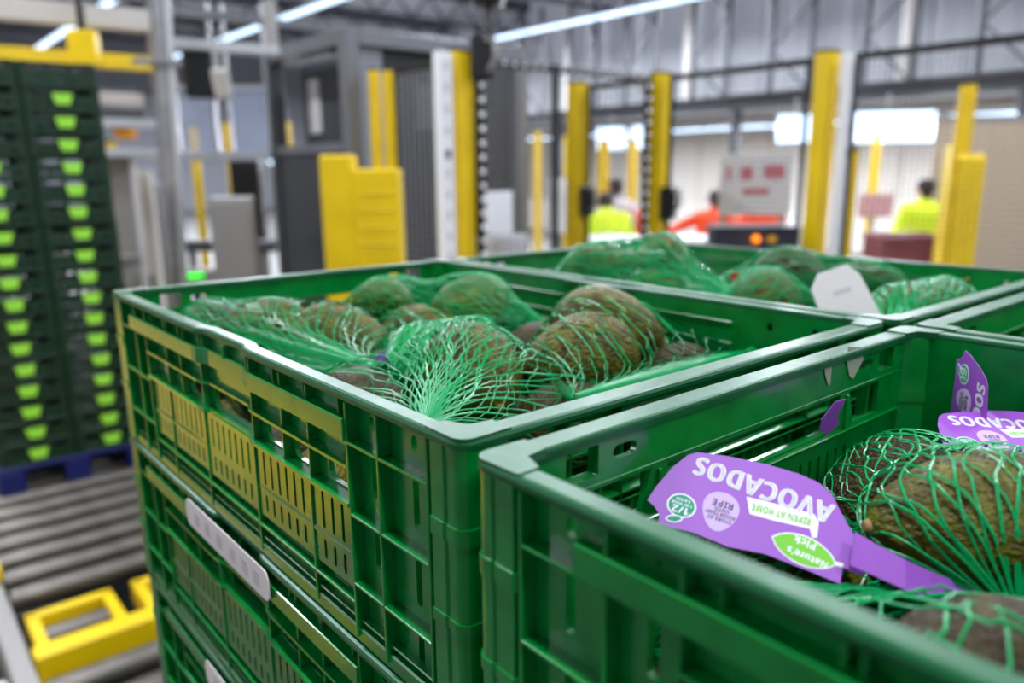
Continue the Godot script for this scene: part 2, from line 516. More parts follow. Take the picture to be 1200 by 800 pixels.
func crate_post() -> ArrayMesh:
	# corner at (-W/2, +L/2): rounded column, collar, capped a hair above the rim
	var mb := MB.new()
	var shape := func(g: float) -> PackedVector2Array:
		var p := PackedVector2Array()
		var r := 0.008
		p.append(Vector2(0.0105, 0.0285 + g)); p.append(Vector2(0.002 - g, 0.0285 + g)); p.append(Vector2(0.0 - g, 0.0265)); p.append(Vector2(-g, 0.0165)); p.append(Vector2(0.0012 - g, 0.0155)); p.append(Vector2(0.0012 - g, 0.0135)); p.append(Vector2(-g, 0.0125))
		for k in 7:
			var a := PI / 2 * k / 6.0
			p.append(Vector2(r - cos(a) * (r + g), r - sin(a) * (r + g)))
		p.append(Vector2(0.028, -g)); p.append(Vector2(0.03 + g, 0.002)); p.append(Vector2(0.03 + g, 0.0105))
		return p
	# local x = in from the long face, y = along t; pushed up
	var x := func(h: float) -> Transform3D: return Transform3D(Basis(Vector3(1, 0, 0), Vector3(0, 0, -1), Vector3(0, 1, 0)), Vector3(-W / 2, h, L / 2))
	mb.prism(shape.call(-0.0012), x.call(0.004), H - 0.0082)
	mb.prism(shape.call(-0.0002), x.call(H - 0.052), 0.0085)
	mb.prism(shape.call(-0.0002), x.call(H - 0.098), 0.006)
	# wedge fin on the short side and small pegs
	mb.prism(PackedVector2Array([Vector2(0.0, 0.0), Vector2(0.0045, 0.0), Vector2(0.0, 0.013)]), Transform3D(Basis(Vector3(1, 0, 0), Vector3(0, 1, 0), Vector3(0, 0, 1)), Vector3(-W / 2 + 0.0135, H - 0.026, L / 2 - 0.0016)), 0.0026)
	for d in [0.028, 0.064, 0.112]:
		mb.span(Vector3(-W / 2 + 0.03, H - d, L / 2 - 0.012), Vector3(-W / 2 + 0.034, H - d - 0.006, L / 2 - 0.002), 0.001)
	return mb.mesh()

func crate_cap() -> ArrayMesh:
	# flat cap over the corner, a hair proud of the rim, open towards the inside
	var mb := MB.new()
	var p := PackedVector2Array([Vector2(0.0125, 0.03), Vector2(0.0012, 0.03)])
	for k in 7:
		var a := PI / 2 * k / 6.0
		p.append(Vector2(0.0085 - cos(a) * 0.0078, 0.0085 - sin(a) * 0.0078))
	p.append_array([Vector2(0.03, 0.0012), Vector2(0.03, 0.0155), Vector2(0.0175, 0.0175)])
	mb.prism(p, Transform3D(Basis(Vector3(1, 0, 0), Vector3(0, 0, -1), Vector3(0, 1, 0)), Vector3(-W / 2, H - 0.004, L / 2)), 0.0047)
	return mb.mesh()

func mirrored(src: ArrayMesh) -> ArrayMesh:
	var mir := ArrayMesh.new()
	var arr := src.surface_get_arrays(0)
	var vv: PackedVector3Array = arr[Mesh.ARRAY_VERTEX]; var nn: PackedVector3Array = arr[Mesh.ARRAY_NORMAL]
	for i in vv.size():
		vv[i].z = -vv[i].z; nn[i].z = -nn[i].z
	for i in range(0, vv.size(), 3):
		var a := vv[i]; vv[i] = vv[i + 1]; vv[i + 1] = a
		a = nn[i]; nn[i] = nn[i + 1]; nn[i + 1] = a
	arr[Mesh.ARRAY_VERTEX] = vv; arr[Mesh.ARRAY_NORMAL] = nn
	mir.add_surface_from_arrays(Mesh.PRIMITIVE_TRIANGLES, arr)
	return mir

func crate_floor() -> ArrayMesh:
	var mb := MB.new()
	var holes := []
	for i in 9:
		for k in 6:
			holes.append(rrect(0.03 + k * 0.06, 0.066 + k * 0.06, 0.05 + i * 0.057, 0.084 + i * 0.057, 0.006))
	mb.plate(Rect2(0.012, 0.012, W - 0.024, L - 0.024), holes, Transform3D(Basis(Vector3(1, 0, 0), Vector3(0, 0, 1), Vector3(0, 1, 0)), Vector3(-W / 2, 0.002, -L / 2)), 0.004)
	return mb.mesh()

func make_crate(label: String) -> Node3D:
	var o := thing("crate", label, "crate")
	var lw := crate_long_wall()
	var sw := crate_short_wall()
	var post := crate_post()
	for k in 2:
		var w := put("long_wall", lw[0], M.crate, o)
		put("handle_bar", lw[1], M.crate, w)
		put("slotted_panel", lw[2], M.crate, w)
		w.rotation.y = PI * k
	for k in 2:
		var w := put("short_wall", sw, M.crate, o)
		w.rotation.y = PI * k
	put("rim", crate_rim(), M.rim, o)
	put("floor_panel", crate_floor(), M.crate, o)
	var cap := crate_cap()
	var sets := [[post, cap], [mirrored(post), mirrored(cap)]]
	for e in sets:
		for k in 2:
			var c := put("corner_post", e[0], M.crate, o)
			c.rotation.y = PI * k
			put("corner_cap", e[1], M.rim, c)
	return o

# ---------------------------------------------------------------- avocados and nets
var fruit_mesh := []
var fruit_count := {}

func avocado_mesh(seed_: int, len_: float, rad: float) -> ArrayMesh:
	# long axis y, broad end at the bottom
	var f := FastNoiseLite.new()
	f.seed = seed_
	f.frequency = 90.0
	var f2 := FastNoiseLite.new()
	f2.seed = seed_ + 7
	f2.frequency = 14.0
	var ns := 44; var nk := 56
	var P := []
	for i in ns + 1:
		var s := float(i) / ns
		var th := PI * s
		var y := -cos(th) * len_ / 2
		var r := rad * sin(th) * lerpf(1.0, 0.74, smoothstep(0.35, 0.95, s)) * (1.0 + 0.02 * sin(th * 2))
		for k in nk:
			var a := TAU * k / nk
			var p := Vector3(cos(a) * r, y, sin(a) * r)
			p += p.normalized() * (f.get_noise_3dv(p) * 0.0006 + f2.get_noise_3dv(p) * 0.0022)
			P.append(p)
	var N := []
	for i in ns + 1:
		for k in nk:
			var u: Vector3 = P[i * nk + (k + 1) % nk] - P[i * nk + (k + nk - 1) % nk]
			var w: Vector3 = P[mini(i + 1, ns) * nk + k] - P[maxi(i - 1, 0) * nk + k]
			var nn := w.cross(u)
			if nn.length_squared() < 1e-14 or i == 0 or i == ns: nn = Vector3(0, -1 if i == 0 else 1, 0)
			nn = nn.normalized()
			if nn.dot(P[i * nk + k]) < 0: nn = -nn
			N.append(nn)
	var mb := MB.new()
	for i in ns:
		for k in nk:
			var a := i * nk + k; var b := i * nk + (k + 1) % nk
			mb.squad(P[a], P[b], P[b + nk], P[a + nk], N[a], N[b], N[b + nk], N[a + nk])
	return mb.mesh()

func stem_mesh(len_: float) -> ArrayMesh:
	var mb := MB.new()
	mb.lathe(PackedVector2Array([Vector2(0.0, 0.0022), Vector2(0.0022, 0.002), Vector2(0.0032, 0.0008), Vector2(0.0036, -0.001)]), Transform3D(Basis(), Vector3(0, len_ / 2 - 0.0004, 0)), 12)
	return mb.mesh()

# axis = direction of the narrow end; returns the transform
func avocado(pos: Vector3, axis: Vector3, kind: int, skin: String, size: float, label: String, group := "") -> Transform3D:
	var y := axis.normalized()
	var x := y.cross(Vector3(0.31, 0.2, 0.93)).normalized()
	var b := Basis(x, y, x.cross(y))
	var o := MeshInstance3D.new()
	o.name = "avocado"
	o.mesh = fruit_mesh[kind][0]
	o.material_override = M[skin]
	add_child(o, true)
	o.transform = Transform3D(b.scaled(Vector3.ONE * size), pos)
	tag(o, label, "avocado", group)
	put("stem", fruit_mesh[kind][1], M.stem, o)
	return Transform3D(b * size, pos)

func balls(xs: Array) -> Array:
	# spheres that stand in for the fruit while the net is wrapped
	var out := []
	for x in xs:
		var t: Transform3D = x
		var s := t.basis.y.length()
		out.append([t * Vector3(0, -0.014, 0), 0.0345 * s])
		out.append([t * Vector3(0, 0.0, 0), 0.0338 * s])
		out.append([t * Vector3(0, 0.015, 0), 0.0285 * s])
		out.append([t * Vector3(0, 0.027, 0), 0.0205 * s])
	return out

func net_mesh(bl: Array, g0: Vector3, g1: Vector3, strands: int, cell: float, w: float, seed_: int, slack := 0.0, tail := 0.03) -> ArrayMesh:
	var r_ := RandomNumberGenerator.new()
	r_.seed = seed_
	var f := FastNoiseLite.new()
	f.seed = seed_
	f.frequency = 0.9
	var NT := 44; var NK := 40
	var ax := (g1 - g0).normalized()
	var len_ := (g1 - g0).length()
	var e1 := ax.cross(Vector3(0.2, 0.95, 0.1)).normalized()
	var e2 := ax.cross(e1)
	var R := []
	for i in NT + 1:
		var c := g0.lerp(g1, float(i) / NT)
		var pts := PackedVector2Array()
		for k in NK:
			var a := TAU * k / NK
			var d := e1 * cos(a) + e2 * sin(a)
			var r := 0.0035
			for s in bl:
				var oc: Vector3 = c - s[0]
				var b := oc.dot(d)
				var q: float = b * b - oc.length_squared() + (s[1] + 0.0012) * (s[1] + 0.0012)
				if q > 0.0: r = maxf(r, -b + sqrt(q))
			pts.append(Vector2(cos(a), sin(a)) * (r if i > 0 and i < NT else 0.0035))
		var hull := Geometry2D.convex_hull(pts)
		var row := []
		for k in NK:
			var a := TAU * k / NK
			var d := Vector2(cos(a), sin(a))
			var best := pts[k].length()
			for h in hull.size() - 1:
				var p := hull[h]; var e := hull[h + 1] - p
				var den := d.cross(e)
				if absf(den) < 1e-12: continue
				var tt := p.cross(e) / den
				var uu := p.cross(d) / den
				if uu >= -0.001 and uu <= 1.001 and tt > best: best = tt
			row.append(best)
		R.append(row)
	for k in NK:
		var hull := []
		for i in NT + 1:
			var p := Vector2(i, R[i][k])
			while hull.size() >= 2 and (hull[-1] - hull[-2]).cross(p - hull[-2]) >= 0.0: hull.pop_back()
			hull.append(p)
		var h := 0
		for i in NT + 1:
			while h < hull.size() - 2 and hull[h + 1].x < i: h += 1
			var a: Vector2 = hull[h]; var b: Vector2 = hull[h + 1]
			R[i][k] = lerpf(R[i][k], lerpf(a.y, b.y, (i - a.x) / (b.x - a.x)), 0.85)
	var at := func(t: float, th: float, lift: float) -> Array:
		var ti := clampf(t, 0.0, 1.0) * NT
		var i := mini(int(ti), NT - 1)
		var k := fposmod(th, TAU) / TAU * NK
		var k0 := int(k) % NK
		var k1 := (k0 + 1) % NK
		var fk := k - floorf(k)
		var r := lerpf(lerpf(R[i][k0], R[i][k1], fk), lerpf(R[i + 1][k0], R[i + 1][k1], fk), ti - i)
		var d := e1 * cos(th) + e2 * sin(th)
		return [g0.lerp(g1, t) + d * (r + lift), d]
	var mb := MB.new()
	var twist := len_ / cell * PI / strands
	var NS := int(clampf(len_ / 0.0042, 30, 80))
	for fam in [-1.0, 1.0]:
		for s in strands:
			var th0 := TAU * s / strands + r_.randf_range(-0.06, 0.06)
			var off := r_.randf() * 40.0
			var pts := PackedVector3Array(); var ds := PackedVector3Array()
			for j in NS + 1:
				var t := float(j) / NS
				var mid := sin(PI * t)
				var th: float = th0 + fam * twist * (t - 0.5) + 0.09 * mid * f.get_noise_2d(off, t * 6.0) / 0.5
				var lift: float = 0.0005 + mid * (slack * (0.5 + 0.5 * f.get_noise_2d(off + 9.0, t * 5.0)) + 0.0006 * f.get_noise_2d(off + 20.0, t * 9.0))
				var q: Array = at.call(t, th, lift)
				pts.append(q[0]); ds.append(q[1])
			if tail > 0.0:
				# loose ends fan out past the clip
				var d0: Vector3 = ds[ds.size() - 1]
				var sp := r_.randf_range(0.1, 0.55)
				for j in range(1, 5):
					pts.append(g1 + ax * tail * j / 4.0 + (d0 * sp + Vector3(0, -0.25, 0)) * tail * pow(j / 4.0, 1.3) + d0 * 0.003)
					ds.append(d0)
			strand(mb, pts, ds, w * r_.randf_range(0.8, 1.2))
	return mb.mesh()

func strand(mb: MB, pts: PackedVector3Array, ds: PackedVector3Array, w: float) -> void:
	# a flat plastic thread: ridge in the middle, two slopes, open underneath
	var m := pts.size()
	var l := PackedVector3Array(); var r := PackedVector3Array(); var c := PackedVector3Array()
	for i in m:
		var t := (pts[mini(i + 1, m - 1)] - pts[maxi(i - 1, 0)]).normalized()
		var sd := t.cross(ds[i]).normalized()
		l.append(pts[i] - sd * w * 0.5); r.append(pts[i] + sd * w * 0.5); c.append(pts[i] + ds[i] * w * 0.42)
	for i in m - 1:
		for e in [[l, c], [c, r], [r, l]]:
			var a: Vector3 = e[0][i]; var b: Vector3 = e[1][i]; var p: Vector3 = e[1][i + 1]; var q: Vector3 = e[0][i + 1]
			mb.quad(a, b, p, q, (a + b) * 0.5 - (l[i] + c[i] + r[i]) / 3.0)

func net_bag(label: String, bl: Array, g0: Vector3, g1: Vector3, strands: int, cell: float, w: float, seed_: int, slack := 0.0, tail := 0.03, group := "") -> Node3D:
	var base := (g0 + g1) * 0.5
	var o := thing("avocado_net", label, "net", base, 0.0, group)
	var moved := []
	for b in bl: moved.append([b[0] - base, b[1]])
	put("net_mesh", net_mesh(moved, g0 - base, g1 - base, strands, cell, w, seed_, slack, tail), M.net, o).set_meta("kind", "stuff")
	var ax := (g1 - g0).normalized()
	var mb := MB.new()
	mb.tube(PackedVector3Array([g1 - base - ax * 0.002, g1 - base + ax * 0.0025]), [0.0042], 10)
	put("clip", mb, M.copper, o)
	return o

# ---------------------------------------------------------------- printed tags
var bold: SystemFont

func words(s: String, high: float, m: Material, parent: Node, at: Vector2, turn := 0.0, stretch := 1.0, z := 0.0005) -> MeshInstance3D:
	# capital letters about «high» metres tall, lying on the tag, upside down like the print
	var t := TextMesh.new()
	t.text = s
	t.font = bold
	t.font_size = 64
	t.pixel_size = 0.01
	t.depth = 0.0046 * 0.0118 / high
	t.curve_step = 3.0
	var o := put("lettering", t, m, parent)
	o.transform = Transform3D(Basis(Vector3(0, 0, 1), PI + turn) * Basis.from_scale(Vector3(stretch, 1, 1) * high / 0.46), Vector3(at.x, at.y, z))
	return o

func patch(called: String, poly: PackedVector2Array, m: Material, parent: Node, z: float) -> void:
	var mb := MB.new()
	mb.prism(poly, Transform3D(Basis(), Vector3(0, 0, z)), 0.00012)
	put(called, mb, m, parent)

func blob(c: Vector2, rx: float, ry: float, squeeze := 0.0, turn := 0.0, n := 26) -> PackedVector2Array:
	var p := PackedVector2Array()
	for k in n:
		var a := TAU * k / n
		var y := sin(a)
		var x := cos(a) * (1.0 + squeeze * y)
		p.append(c + Vector2(x * rx, y * ry).rotated(turn))
	return p

func lens_shape(c: Vector2, half: float, fat: float, turn: float) -> PackedVector2Array:
	var p := PackedVector2Array()
	for k in 13:
		var s := -1.0 + k / 6.0
		p.append(c + Vector2(s * half, fat * pow(1.0 - s * s, 0.75)).rotated(turn))
	for k in range(1, 12):
		var s := 1.0 - k / 6.0
		p.append(c + Vector2(s * half, -fat * pow(1.0 - s * s, 0.75)).rotated(turn))
	return p

# u runs along the tag from its pointed end to the strap (81 mm), v across it (40 mm)
func make_tag(parent: Node, x: Transform3D) -> Node3D:
	var a := 0.081; var b := 0.040
	var sheet := MB.new()
	var poly := PackedVector2Array()
	for q in [[0.0, 0.0], [-0.01, 0.12], [-0.05, 0.2], [-0.1, 0.25], [-0.08, 0.45], [-0.02, 0.8], [0.04, 1.02], [0.09, 1.1], [0.26, 1.17], [0.5, 1.22], [0.68, 1.22], [0.8, 1.18], [0.88, 1.08], [0.95, 0.86], [1.02, 0.66], [1.1, 0.56], [1.1, 0.18], [1.0, 0.2], [1.0, 0.0], [0.84, 0.03], [0.6, 0.06], [0.4, 0.0], [0.2, 0.03]]:
		poly.append(Vector2(q[0] * a, q[1] * b))
	sheet.prism(poly, Transform3D(Basis(), Vector3(0, 0, 0)), 0.0004)
	var o := put("tag", sheet, M.purple, parent)
	o.transform = x
	for s in [-0.00022, 0.00022]:
		words("AVOCADOS", 0.0102, M.white, o, Vector2(0.50 * a + s, 0.87 * b + s * 0.5), -0.07, 0.88)
	var bx := PackedVector2Array()
	for q in [[0.43, 0.70], [0.47, 0.49], [0.6, 0.50], [0.8, 0.54], [0.82, 0.44], [0.845, 0.46], [0.84, 0.66], [0.81, 0.74], [0.65, 0.73]]: bx.append(Vector2(q[0] * a, q[1] * b))
	patch("text_panel", bx, M.white, o, 0.0004)
	words("RIPEN AT HOME", 0.0037, M.lime_ink, o, Vector2(0.635 * a, 0.61 * b), 0.05, 0.68, 0.00062)
	patch("leaf_outline", lens_shape(Vector2(0.79 * a, 0.25 * b), 0.0146, 0.0074, -0.12), M.white, o, 0.0004)
	patch("leaf_emblem", lens_shape(Vector2(0.79 * a, 0.25 * b), 0.0138, 0.0067, -0.12), M.leaf, o, 0.00055)
	patch("leaf_stalk", PackedVector2Array([Vector2(0.95 * a, 0.24 * b), Vector2(1.0 * a, 0.25 * b), Vector2(1.0 * a, 0.2 * b), Vector2(0.95 * a, 0.19 * b)]), M.white, o, 0.00046)
	words("Nature's", 0.0033, M.white, o, Vector2(0.815 * a, 0.18 * b), -0.12, 0.95, 0.0007)
	words("Pick", 0.0036, M.white, o, Vector2(0.79 * a, 0.35 * b), -0.12, 1.0, 0.0007)
	var ac := Vector2(0.095 * a, 0.32 * b)
	patch("apple_outline", blob(ac, 0.0069, 0.0064), M.white, o, 0.0004)
	patch("apple_emblem", blob(ac, 0.0061, 0.0056), M.teal, o, 0.00055)
	patch("apple_leaf_outline", lens_shape(ac + Vector2(-0.0015, -0.0078), 0.0042, 0.0021, 0.35), M.white, o, 0.00045)
	patch("apple_leaf", lens_shape(ac + Vector2(-0.0015, -0.0078), 0.0034, 0.0014, 0.35), M.teal, o, 0.0006)
	words("1/2", 0.0036, M.white, o, ac + Vector2(0.0002, -0.0024), 0.0, 1.1, 0.0007)
	words("1 OF YOUR", 0.0014, M.white, o, ac + Vector2(0.0, 0.0008), 0.0, 1.0, 0.0007)
	words("5 A DAY", 0.0014, M.white, o, ac + Vector2(0.0, 0.003), 0.0, 1.0, 0.0007)
	var sc := Vector2(0.31 * a, 0.40 * b)
	patch("drop_emblem", blob(sc, 0.0082, 0.0105, 0.22), M.lilac, o, 0.0004)
	words("STORE AT", 0.0019, M.ink, o, sc + Vector2(0.0005, -0.0040), 0.0, 0.95, 0.00056)
	words("ROOM TEMP", 0.0019, M.ink, o, sc + Vector2(0.0005, -0.0015), 0.0, 0.9, 0.00056)
	words("UNTIL", 0.0019, M.ink, o, sc + Vector2(0.0005, 0.0009), 0.0, 0.95, 0.00056)
	words("RIPE", 0.0034, M.ink, o, sc + Vector2(0.0005, 0.0042), 0.0, 1.0, 0.00056)
	return o

func strap(parent: Node, pts: Array, ups: Array, wide: float) -> void:
	# flat purple ribbon from the tag to the clip; thickness 0.5 mm
	var mb := MB.new()
	for i in pts.size() - 1:
		var a: Vector3 = pts[i]; var b: Vector3 = pts[i + 1]
		var ua: Vector3 = ups[i].normalized() * wide * lerpf(1.0, 0.55, float(i) / (pts.size() - 1)) / 2
		var ub: Vector3 = ups[i + 1].normalized() * wide * lerpf(1.0, 0.55, float(i + 1) / (pts.size() - 1)) / 2
		var nn := (b - a).cross(ua).normalized() * 0.0005
		for s in [-1.0, 1.0]:
			mb.quad(a + ua + nn * s * 0.5, b + ub + nn * s * 0.5, b - ub + nn * s * 0.5, a - ua + nn * s * 0.5, nn * s)
		for s in [-1.0, 1.0]:
			mb.quad(a + ua * s + nn * 0.5, b + ub * s + nn * 0.5, b + ub * s - nn * 0.5, a + ua * s - nn * 0.5, ua * s)
	put("strap", mb, M.purple, parent)

func tag_tip(parent: Node, at: Vector3, dir: Vector3, up: Vector3, size: float) -> void:
	# the crimped end of a strap that sticks out of the clip
	var d := dir.normalized(); var u := up.normalized()
	var s := d.cross(u).normalized()
	var mb := MB.new()
	mb.prism(PackedVector2Array([Vector2(0, -0.15) * size, Vector2(0.5, -0.55) * size, Vector2(1.05, -0.4) * size, Vector2(0.8, 0.0) * size, Vector2(1.0, 0.45) * size, Vector2(0.45, 0.55) * size, Vector2(0, 0.15) * size]), Transform3D(Basis(d, u, s), at), 0.0006)
	put("tag_tip", mb, M.purple, parent)

# ---------------------------------------------------------------- hall things
func fence_post(at: Vector3, high: float, label: String, wide := 0.115, deep := 0.115) -> Node3D:
	var o := thing("fence_post", label, "post", at)
	var b := MB.new()
	b.span(Vector3(-wide / 2, 0.012, -deep / 2), Vector3(wide / 2, high, deep / 2), 0.006)
	# the rolled grooves of the section
	for s in [-1.0, 1.0]:
		b.span(Vector3(s * wide * 0.28 - 0.008, 0.02, deep / 2 - 0.001), Vector3(s * wide * 0.28 + 0.008, high - 0.01, deep / 2 + 0.004), 0.002)
		b.span(Vector3(-wide / 2 - 0.004, 0.02, s * deep * 0.28 - 0.008), Vector3(-wide / 2 + 0.001, high - 0.01, s * deep * 0.28 + 0.008), 0.002)
	put("upright", b, M.yellow, o)
	var c := MB.new()
	c.span(Vector3(-wide / 2 - 0.003, high, -deep / 2 - 0.003), Vector3(wide / 2 + 0.003, high + 0.015, deep / 2 + 0.003), 0.004)
	put("cap", c, M.black, o)
	var f := MB.new()
	f.span(Vector3(-wide, 0, -deep), Vector3(wide, 0.012, deep), 0.002)
	for sx in [-1.0, 1.0]:
		for sz in [-1.0, 1.0]:
			f.lathe(PackedVector2Array([Vector2(0.012, 0.012), Vector2(0.012, 0.024), Vector2(0.0, 0.026)]), Transform3D(Basis(), Vector3(sx * wide * 0.78, 0, sz * deep * 0.78)), 6, false)
	put("base_plate", f, M.yellow, o)
	return o

func mesh_panel(a: Vector3, b: Vector3, y0: float, y1: float, label: String, gx := 0.05, gy := 0.04, studs := false, bright := false) -> Node3D:
	var th := 0.0028 if bright else 0.0013
	# welded wire panel from a to b (plan points)
	var base := Vector3((a.x + b.x) / 2, y0, (a.z + b.z) / 2)
	var o := thing("mesh_fence", label, "fence")
	o.position = base
	var len_ := (b - a).length()
	o.rotation.y = atan2(-(b.z - a.z), b.x - a.x)
	var hh := y1 - y0
	var fr := MB.new()
	for s in [-1.0, 1.0]:
		fr.span(Vector3(s * (len_ / 2 - 0.012) - 0.012, 0, -0.012), Vector3(s * (len_ / 2 - 0.012) + 0.012, hh, 0.012), 0.003)
	for y in [0.012, hh - 0.012]:
		fr.span(Vector3(-len_ / 2, y - 0.02, -0.014), Vector3(len_ / 2, y + 0.02, 0.014), 0.003)
	put("frame", fr, M.black, o)
	var wr := MB.new()
	var n := int(len_ / gx)
	for k in range(1, n):
		var x := -len_ / 2 + len_ * k / n
		wr.span(Vector3(x - th, 0, -th), Vector3(x + th, hh, th))
	var m := int(hh / gy)
	for k in range(1, m):
		var y := hh * k / m
		wr.span(Vector3(-len_ / 2, y - th, th), Vector3(len_ / 2, y + th, 3 * th))
	put("wire_mesh", wr, M.bright_wire if bright else M.wire, o).set_meta("kind", "stuff")
	if studs:
		var st := MB.new()
		var q := int(len_ / 0.075)
		for k in q:
			var x := -len_ / 2 + 0.05 + 0.075 * k
			st.lathe(PackedVector2Array([Vector2(0.013, 0.0), Vector2(0.012, 0.006), Vector2(0.007, 0.011), Vector2(0.0, 0.012)]), Transform3D(Basis(Vector3(1, 0, 0), Vector3(0, 0, 1), Vector3(0, -1, 0)), Vector3(x, hh - 0.012, 0.013)), 8)
		put("clip_strip", st, M.white, o).set_meta("kind", "stuff")
	return o

func light_curtain(at: Vector3, y0: float, y1: float, wide: float, deep: float, label: String) -> void:
	var o := thing("light_curtain", label, "sensor", Vector3(at.x, y0, at.z))
	var h := y1 - y0
	var b := MB.new()
	b.span(Vector3(-wide / 2, 0, -deep / 2), Vector3(wide / 2, h, deep / 2), 0.005)
	put("housing", b, M.white, o)
	var s := MB.new()
	for k in int(h / 0.11):
		s.span(Vector3(-wide * 0.13, 0.05 + 0.11 * k, deep / 2 - 0.001), Vector3(wide * 0.13, 0.095 + 0.11 * k, deep / 2 + 0.003), 0.001)
	put("slot_strip", s, M.alu, o).set_meta("kind", "stuff")
	for y in [h * 0.45, h * 0.78, h * 0.2]:
		var e := MB.new()
		e.span(Vector3(-wide * 0.16, y, deep / 2), Vector3(wide * 0.16, y + 0.045, deep / 2 + 0.008), 0.002)
		put("lens", e, M.black, o)

func cable_chain(at: Vector3, y0: float, y1: float, label: String) -> void:
	var o := thing("cable_chain", label, "cable", Vector3(at.x, y0, at.z))
	var b := MB.new(); var d := MB.new()
	var n := int((y1 - y0) / 0.075)
	b.span(Vector3(-0.02, 0, -0.02), Vector3(0.02, y1 - y0, 0.012), 0.004)
	for k in n:
		d.lathe(PackedVector2Array([Vector2(0.017, 0.0), Vector2(0.016, 0.008), Vector2(0.009, 0.014), Vector2(0.0, 0.016)]), Transform3D(Basis(Vector3(1, 0, 0), Vector3(0, 0, 1), Vector3(0, -1, 0)), Vector3(0, 0.04 + 0.075 * k, 0.01)), 8)
	put("guide", b, M.black, o)
	put("link_strip", d, M.white, o).set_meta("kind", "stuff")

func sheet(called: String, label: String, category: String, c: Vector3, s: Vector3, face: Material, turn := 0.0, body: Material = null) -> Node3D:
	# a sign board: backing, face and an edge
	var o := thing(called, label, category, c, turn)
	var b := MB.new()
	b.span(Vector3(-s.x / 2, -s.y / 2, -s.z / 2), Vector3(s.x / 2, s.y / 2, s.z / 2), 0.003)
	put("board", b, body if body else face, o)
	var f := MB.new()
	f.prism(rrect(-s.x / 2 + 0.012, s.x / 2 - 0.012, -s.y / 2 + 0.012, s.y / 2 - 0.012, 0.02), Transform3D(Basis(), Vector3(0, 0, s.z / 2)), 0.002)
	put("face", f, face, o)
	return o

func cabinet(called: String, label: String, c: Vector3, s: Vector3, m: Material, doors := 1, turn := 0.0) -> Node3D:
	# c = middle of the bottom; front towards +z
	var o := thing(called, label, "cabinet", c, turn)
	var b := MB.new()
	b.span(Vector3(-s.x / 2, 0.03, -s.z / 2), Vector3(s.x / 2, s.y, s.z / 2), 0.006)
	put("body", b, m, o)
	var p := MB.new()
	p.span(Vector3(-s.x / 2 + 0.02, 0, -s.z / 2 + 0.02), Vector3(s.x / 2 - 0.02, 0.03, s.z / 2 - 0.02))
	put("plinth", p, M.black, o)
	for k in doors:
		var dw := (s.x - 0.03) / doors
		var d := MB.new()
		d.span(Vector3(-s.x / 2 + 0.018 + dw * k, 0.06, s.z / 2), Vector3(-s.x / 2 + 0.012 + dw * (k + 1), s.y - 0.03, s.z / 2 + 0.012), 0.003)
		var q := put("door", d, m, o)
		var h := MB.new()
		h.span(Vector3(-s.x / 2 + dw * (k + 1) - 0.04, s.y * 0.5, s.z / 2 + 0.012), Vector3(-s.x / 2 + dw * (k + 1) - 0.02, s.y * 0.5 + 0.12, s.z / 2 + 0.03), 0.004)
		put("handle", h, M.black, q)
	return o

func luminaire(label: String, group: String, len_ := 1.4) -> Node3D:
	var o := thing("strip_light", label, "ceiling light", Vector3.ZERO, 0.0, group)
	var h := MB.new()
	h.span(Vector3(-0.13, 0.0, -len_ / 2), Vector3(0.13, 0.06, len_ / 2), 0.01)
	for z in [-len_ * 0.35, len_ * 0.35]:
		h.bar(Vector3(0, 0.05, z), Vector3(0, 2.5, z), 0.008, 0.008)
	put("housing", h, M.alu, o)
	var d := MB.new()
	d.span(Vector3(-0.125, -0.04, -len_ / 2 + 0.015), Vector3(0.125, 0.0, len_ / 2 - 0.015), 0.012)
	put("diffuser", d, M.lamp, o)
	var a := AreaLight3D.new()
	a.name = "lamp"
	a.area_size = Vector2(0.24, len_ - 0.03)
	a.light_color = Color(0.93, 0.96, 1.0)
	a.light_energy = LAMP
	a.shadow_enabled = true
	a.position = Vector3(0, -0.05, 0)
	a.rotation.x = -PI / 2
	o.add_child(a)
	return o

